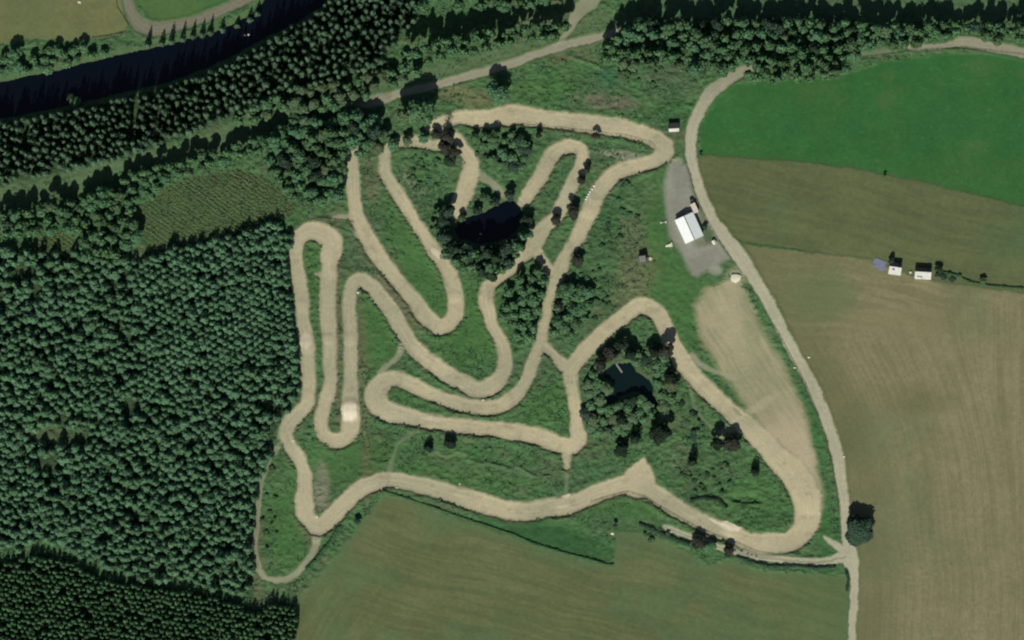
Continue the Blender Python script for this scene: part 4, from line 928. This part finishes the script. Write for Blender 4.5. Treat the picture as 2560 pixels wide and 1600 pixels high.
# shed by the first bend
s3 = empty('timing_shed', place(2, 0, 1527, 1203), R(3))
tag(s3, 'small shed with dark roof and white front on the verge near the first bend', 'shed')
s3i = MB(); s3i.box((0, .2, 1.1), (5.0, 3.2, 2.2)); s3i.build('wall', M['cream'], s3)
b = MB(); b.add([(-2.75, -.7, 2.75), (2.75, -.7, 2.75), (2.75, 2.1, 2.05), (-2.75, 2.1, 2.05), (-2.75, -.7, 2.85), (2.75, -.7, 2.85), (2.75, 2.1, 2.15), (-2.75, 2.1, 2.15)], [(3,2,1,0),(4,5,6,7),(0,1,5,4),(1,2,6,5),(2,3,7,6),(3,0,4,7)]); b.build('roof', M['dark_and_shade'], s3)
b = MB(); b.add([(-2.6, -.72, 2.8), (2.6, -.72, 2.8), (2.5, -2.3, 2.1), (-2.5, -2.3, 2.1), (-2.6, -.72, 2.7), (2.6, -.72, 2.7), (2.5, -2.3, 2.0), (-2.5, -2.3, 2.0)], [(0,3,2,1),(4,5,6,7),(0,1,5,4),(1,2,6,5),(2,3,7,6),(3,0,4,7)]); b.build('awning', M['rooflight'], s3)
for sx in (-2.4, 2.4):
    b = MB(); b.tube((sx, -2.2, 0), (sx, -2.2, 2.05), .06, .06, 6); b.build('post', M['wood'], s3)
b = MB(); b.box((0, -1.43, 1.1), (1.0, .05, 2.0)); b.build('door', M['wood'], s3)
# cottages
def cottage(cx, cy, Wd, D, rz, label, annex):
    r = empty('cottage', place(3, 1, cx, cy), rz); tag(r, label, 'cottage')
    b = MB(); b.box((0, 0, 1.3), (Wd, D, 2.7)); b.add([(-Wd / 2 + .002, -D / 2, 2.65), (-Wd / 2 + .002, D / 2, 2.65), (-Wd / 2 + .002, 0.9, 3.9)], [(0, 1, 2)]); b.add([(Wd / 2 - .002, -D / 2, 2.65), (Wd / 2 - .002, D / 2, 2.65), (Wd / 2 - .002, .9, 3.9)], [(0, 2, 1)]); b.build('wall', M['cream'], r)
    def slope(y0, z0, y1, z1, mat, x0=-Wd / 2 - .2, x1=Wd / 2 + .2):
        q = MB(); q.add([(x0, y0, z0), (x1, y0, z0), (x1, y1, z1), (x0, y1, z1), (x0, y0, z0 + .1), (x1, y0, z0 + .1), (x1, y1, z1 + .1), (x0, y1, z1 + .1)], [(3,2,1,0),(4,5,6,7),(0,1,5,4),(1,2,6,5),(2,3,7,6),(3,0,4,7)]); return q.build('roof_slope', mat, r)
    slope(-D / 2 - .25, 2.55, .88, 3.92, M['rooflight']); slope(.92, 3.92, D / 2 + .25, 2.6, M['dark_and_shade'])  # one white roof; shade of the north slope is painted as dark colour
    ch = MB(); ch.box((Wd * .3, .95, 4.15), (.6, .5, .9)); ch.tube((Wd * .3, .95, 4.6), (Wd * .3, .95, 4.9), .12, .1, 8); ch.build('chimney', M['red'], r)
    for xx in (-Wd * .3, Wd * .28):
        w = MB(); w.box((xx, -D / 2 - .02, 1.4), (1.1, .06, .9)); w.build('window', M['glass'], r)
    w = MB(); w.box((0, -D / 2 - .02, 1.05), (.9, .06, 2.0)); w.build('door', M['red'], r)
    if annex:
        w = MB(); w.box((-Wd * .22, -1.6, 3.25), (2.6, .28, .30)); w.box((-Wd * .22 + 1.25, -2.1, 3.05), (.2, 1.1, .3)); w.build('skylight', M['glass'], r)
    else:
        w = MB(); w.box((-Wd * .15, -.4, 3.7), (1.1, .7, .3)); w.build('skylight', M['glass'], r)
    return r
cottage(1198, 1028, 5.8, 5.6, R(-8), 'left cottage with cream roof next to the blue grey paved plot', False)
cottage(1460, 1075, 7.8, 5.2, R(-3), 'right cottage with white roof and dark angular skylight', True)
pav = empty('paved_plot', place(3, 1, 1060, 985, .04), R(-20)); tag(pav, 'blue grey paved plot left of the left cottage', 'paving')
b = MB(); b.box((0, 0, .12), (5.6, 4.6, .2)); b.box((-3.2, .6, .09), (1.2, 2.6, .14)); b.box((1.2, -2.7, .09), (2.4, 1.2, .14)); b.build('slabs', M['slab'], pav)
b = MB()
for i in range(26): b.box((random.uniform(-2.6, 2.5), random.uniform(-2.1, 2.1), .27), (random.uniform(.15, .5), random.uniform(.15, .5), random.uniform(.1, .4)), random.random() * 3)
b.build('stored_stone', M['metal'], pav)
gs = empty('garden_table', place(3, 1, 1345, 1065), .3); tag(gs, 'small pale garden table on the lawn between the cottages', 'table')
b = MB(); b.tube((0, 0, .68), (0, 0, .74), .6, .6, 14); b.build('table_top', M['stone'], gs)
b = MB(); b.tube((0, 0, 0), (0, 0, .68), .06, .06, 8); b.build('leg', M['metal'], gs)
# trailer and ramp on the grass
tr = empty('flatbed_trailer', place(2, 1, 1430, 590), R(8)); tag(tr, 'long narrow pale trailer lying on the grass left of the workshop', 'trailer')
b = MB(); b.box((0, 0, .55), (2.2, .7, .12)); b.build('deck', M['metal'], tr)
b = MB(); b.box((1.25, 0, .65), (.5, 1.2, .3)); b.build('headboard', M['stone'], tr)
b = MB(); b.box((-1.25, 0, .6), (.5, 1.0, .25)); b.build('tailboard', M['stone'], tr)
for s_ in (-.5, .5):
    b = MB(); b.tube((0, s_ - .08, .3), (0, s_ + .08, .3), .3, .3, 12); b.build('wheel', M['black'], tr)
rp = empty('loading_ramp', place(2, 1, 1488, 808), R(12)); tag(rp, 'cream wedge shaped ramp at the left edge of the gravel yard', 'ramp')
b = MB(); b.add([(-2, -.4, 0), (1, -.9, 0), (1, .9, 0), (-2, .4, 0), (-2, -.4, .15), (1, -.9, .8), (1, .9, .8), (-2, .4, .15)], [(3,2,1,0),(4,5,6,7),(0,1,5,4),(1,2,6,5),(2,3,7,6),(3,0,4,7)]); b.build('deck', M['stone'], rp)
b = MB(); b.box((1.25, .35, .45), (.45, 2.2, .9)); b.build('headboard', M['stone'], rp)
# pale stone heap by the road
def boulder(sx, sy, sz, seed):
    import bmesh
    bm = bmesh.new(); bmesh.ops.create_icosphere(bm, subdivisions=2, radius=1); rg = random.Random(seed)
    for v in bm.verts:
        k = 1 + rg.uniform(-.18, .18); v.co = Vector((v.co.x * sx * k, v.co.y * sy * k, max(v.co.z, -.2) * sz * k))
    me = bpy.data.meshes.new('stone'); bm.to_mesh(me); bm.free(); me.materials.append(M['stone']); return me
hp = bpy.data.objects.new('aggregate_heap', boulder(2.6, 2.3, .6, 4)); COL.objects.link(hp); hp.location = place(2, 1, 2112, 1112); tag(hp, 'pale heap of aggregate on the verge beside the farm road', 'heap')
# white blocks beside the return track
blk = MB(); blk.box((0, 0, .35), (.85, .75, .7), 0, .86)
bme = blk.build('marker_block', M['white'], link=False)
pos = ['topmost', 'second from the top', 'third from the top', 'third from the bottom', 'second from the bottom', 'bottom']
for i, (x, y) in enumerate([(775,247),(757,277),(736,303),(722,325),(708,348),(699,371)]):
    o = bpy.data.objects.new('marker_block', bme); COL.objects.link(o); o.location = place(2, 1, x, y); o.rotation_euler = (0, 0, random.uniform(-.6, .6))
    tag(o, pos[i] + ' of six white blocks in a line by the return track', 'marker block', 'white blocks by the return track')
# marker stones at bends
for (c, r, x, y), s_, lab in [((1,1,965,1252),.8,'pale stone pile at the inner tip of the second hairpin'),((1,2,2146,755),.6,'white marker stone between the two lower curves'),((1,2,350,1140),.6,'white marker stone beside the west track bend'),
    ((1,3,577,347),.65,'white marker stone at the inner tip of the lower left hairpin'),((1,3,1925,37),.5,'small pale stone on the upper edge of the long lower track'),((1,3,1330,72),.5,'small pale stone on the lower edge of the long lower track'),
    ((3,2,252,450),.6,'small bright marker stone on the verge left of the farm road'),((3,2,386,352),.65,'pale stone on the stubble side of the farm road'),((3,2,716,1290),.65,'pale stone on the stubble edge low on the farm road'),
    ((2,3,950,505),1.0,'pale stone patch below the dark bush in the field notch'),((0,0,750,20),.9,'pale stone on the dry field at the top edge'),((1,1,2122,698),.5,'pale stone in the middle of the black pond'),
    ((0,0,2310,330),.7,'pale rock standing out of the dark river'),((0,0,2345,325),.6,'smaller pale rock right of another in the dark river')]:
    o = bpy.data.objects.new('stone', boulder(s_, s_ * .8, s_ * .7, int(x + y))); COL.objects.link(o); p = place(c, r, x, y)
    wl = -1.25 if 'pond' in lab else -2.0 if 'river' in lab else None
    o.location = (p[0], p[1], wl if wl else p[2]); tag(o, lab, 'stone')
# jetty on the small pond
jt = empty('jetty', (*W(*T(2, 2, 1012, 455)), -1.25), R(-56)); tag(jt, 'short narrow grey jetty reaching into the small pond', 'jetty')
b = MB(); [b.box((-2.6 + i * .3, 0, .45), (.26, .8, .06)) for i in range(18)]; b.build('deck', M['metal'], jt)
for xx in (-2.2, 0, 2.2):
    for s_ in (-.32, .32):
        b = MB(); b.tube((xx, s_, -1), (xx, s_, .42), .06, .06, 6); b.build('pile', M['wood'], jt)
# pole by the north road
pl = empty('utility_pole', place(1, 0, 1858, 862)); tag(pl, 'thin pole on the grass below the upper gravel road', 'pole')
b = MB(); b.tube((0, 0, 0), (0, 0, 4.2), .14, .1, 10); b.build('shaft', M['wood'], pl)
b = MB(); b.box((0, 0, 3.9), (1.4, .1, .1)); b.build('crossarm', M['wood'], pl)
# fences and hedges
def fence(tile_pts, label, h=1.1, step=2.6, post=.11, rails=(.5, .95), thick=.05):
    P = [W(*T(*p)) for p in tile_pts]; root = empty('fence', (P[0][0], P[0][1], 0)); ox, oy = P[0]; tag(root, label, 'fence')
    Q = []
    for a, b_ in zip(P[:-1], P[1:]):
        L = math.hypot(b_[0] - a[0], b_[1] - a[1]); k = max(1, int(L / step))
        Q += [(a[0] + (b_[0] - a[0]) * i / k, a[1] + (b_[1] - a[1]) * i / k) for i in range(k)]
    Q.append(P[-1])
    for q0, q1 in zip(Q[:-1], Q[1:]): pass
    for i, q in enumerate(Q):
        if i % max(1, len(Q) // 90 + (len(Q) > 90)) and len(Q) > 90: continue
        z = hz(*q); b = MB(); b.box((q[0] - ox, q[1] - oy, z + h / 2 - .1), (post, post, h + .2)); b.build('post', M['wood'], root)
    b = MB()
    for q0, q1 in zip(Q[:-1], Q[1:]):
        for rz_ in rails: b.tube((q0[0] - ox, q0[1] - oy, hz(*q0) + rz_), (q1[0] - ox, q1[1] - oy, hz(*q1) + rz_), thick, thick, 4)
    b.build('rail', M['wood'], root)
def hedge(name, tile_pts, w, h, n_per_m, label, kind='scrub', cat='hedge'):
    P = [W(*T(*p)) for p in tile_pts]; pts_, nrm = [], []
    rg = np.random.default_rng(len(label))
    for a, b_ in zip(P[:-1], P[1:]):
        L = math.hypot(b_[0] - a[0], b_[1] - a[1]); n_ = int(L * n_per_m); dx, dy = (b_[0] - a[0]) / L, (b_[1] - a[1]) / L
        for i in range(n_):
            t = rg.random() * L; ph = rg.uniform(0, math.pi); kk = (.7 + .5 * float(vn(np.array([(a[0] + t * dx) / 2.]), np.array([(a[1] + t * dy) / 2.]), 5)[0]))
            cx = math.cos(ph) * w / 2 * kk; cz = math.sin(ph) * h * kk; x = a[0] + dx * t - dy * cx; y = a[1] + dy * t + dx * cx
            pts_.append((x, y, hz(x, y) + cz)); nrm.append((-dy * math.cos(ph), dx * math.cos(ph), math.sin(ph) + .2))
    V, F = leaf_quads(np.array(pts_), np.array(nrm) + rg.normal(size=(len(nrm), 3)) * .35, .2, rg)
    o = mesh_np(name, V, F, FOL[kind], attrs={'tint': np.repeat(rg.random(len(pts_)), 4)}); return tag(o, label, cat)
fence([(3,0,880,552),(3,0,1080,528),(3,0,1340,490),(3,0,1600,475),(3,0,1850,472),(3,0,2100,485),(3,0,2419,525),(3,0,2560,545)], 'wooden fence between the upper right road and the green pasture', 1.2)
fence([(2,1,1645,30),(2,1,1690,190),(2,1,1740,380),(2,1,1850,590),(2,1,1960,780),(2,1,2070,940)], 'wooden fence along the yard side of the farm road')
fence([(3,2,60,60),(3,2,200,320),(3,2,350,600),(3,2,450,850),(3,2,530,1080),(3,2,590,1330),(3,3,640,60),(3,3,670,330)], 'wooden fence along the green verge left of the farm road')
fence([(2,3,740,215),(2,3,900,165),(2,3,1090,120),(2,3,1200,150),(2,3,1400,260),(2,3,1700,430),(2,3,1950,540),(2,3,2150,610),(2,3,2300,680),(3,3,0,705),(3,3,300,735),(3,3,540,735)], 'wooden fence between the lower track and the side lane')
fence([(2,0,0,1200),(2,0,200,1195),(2,0,500,1230),(2,0,750,1250),(2,0,1080,1290),(2,0,1300,1350),(2,0,1350,1390)], 'rough brown fence along the lower edge of the top straight', 1.1, 2.4, .14, (.9,), .06)
fence([(0,0,1095,0),(0,0,1110,80),(0,0,1170,170),(0,0,1215,250),(0,0,1190,310),(0,0,1000,350),(0,0,870,365)], 'dark fence round the corner of the dry field at the upper left', 1.2, 2.4, .18, (.5, 1.0), .08)
fence([(1,1,520,565),(1,1,620,555),(1,1,750,570),(1,1,860,580),(1,1,915,595)], 'short dark fence above the first hairpin', 1.1, 2.2, .15, (.5, .9), .07)
hedge('hedge', [(2,3,0,510),(2,3,200,600),(2,3,500,690),(2,3,700,740),(2,3,900,800),(2,3,960,800)], 1.3, 1.0, 45, 'dark hedge along the lower edge of the bright green strip')
hedge('hedge', [(1,3,1190,100),(1,3,1400,165),(1,3,1700,265),(1,3,1900,340),(1,3,2150,420),(1,3,2419,510)], 1.0, .8, 40, 'thin hedge on the bank above the mown field')
hedge('hedge', [(2,3,1200,410),(2,3,1400,500),(2,3,1560,570),(2,3,1680,610)], 2.2, 1.4, 60, 'brown green hedge left of the joined trees by the lane', 'dark')
hedge('hedge', [(2,3,2120,720),(2,3,2250,770),(2,3,2419,810),(3,3,100,812),(3,3,300,812),(3,3,450,830),(3,3,640,820)], 1.5, 1.1, 50, 'low hedge between the side lane and the mown field', 'dark')
hedge('hedge', [(1,3,480,850),(1,3,600,720),(1,3,700,590),(1,3,800,440)], 2.6, 1.6, 60, 'bushy hedge on the bank right of the side path')
hedge('hedge', [(3,1,1640,1060),(3,1,1780,1090),(3,1,1900,1150),(3,1,2100,1190),(3,1,2419,1215)], 1.4, .9, 40, 'thin hedge trailing right from the cottages')
hedge('hedge', [(2,3,1680,190),(2,3,1800,165),(2,3,1950,185),(2,3,2030,260)], 1.8, 1.2, 60, 'curved dark hedge on the rim of the grassy hollow', 'dark')
hedge('hedge', [(3,3,735,850),(3,3,760,940),(3,3,745,1050)], 1.4, 1.0, 50, 'short brown hedge on the left verge below the road junction', 'dark')
print('objects', len(bpy.data.objects), 'conifers', len(con), 'individual', len(chosen))
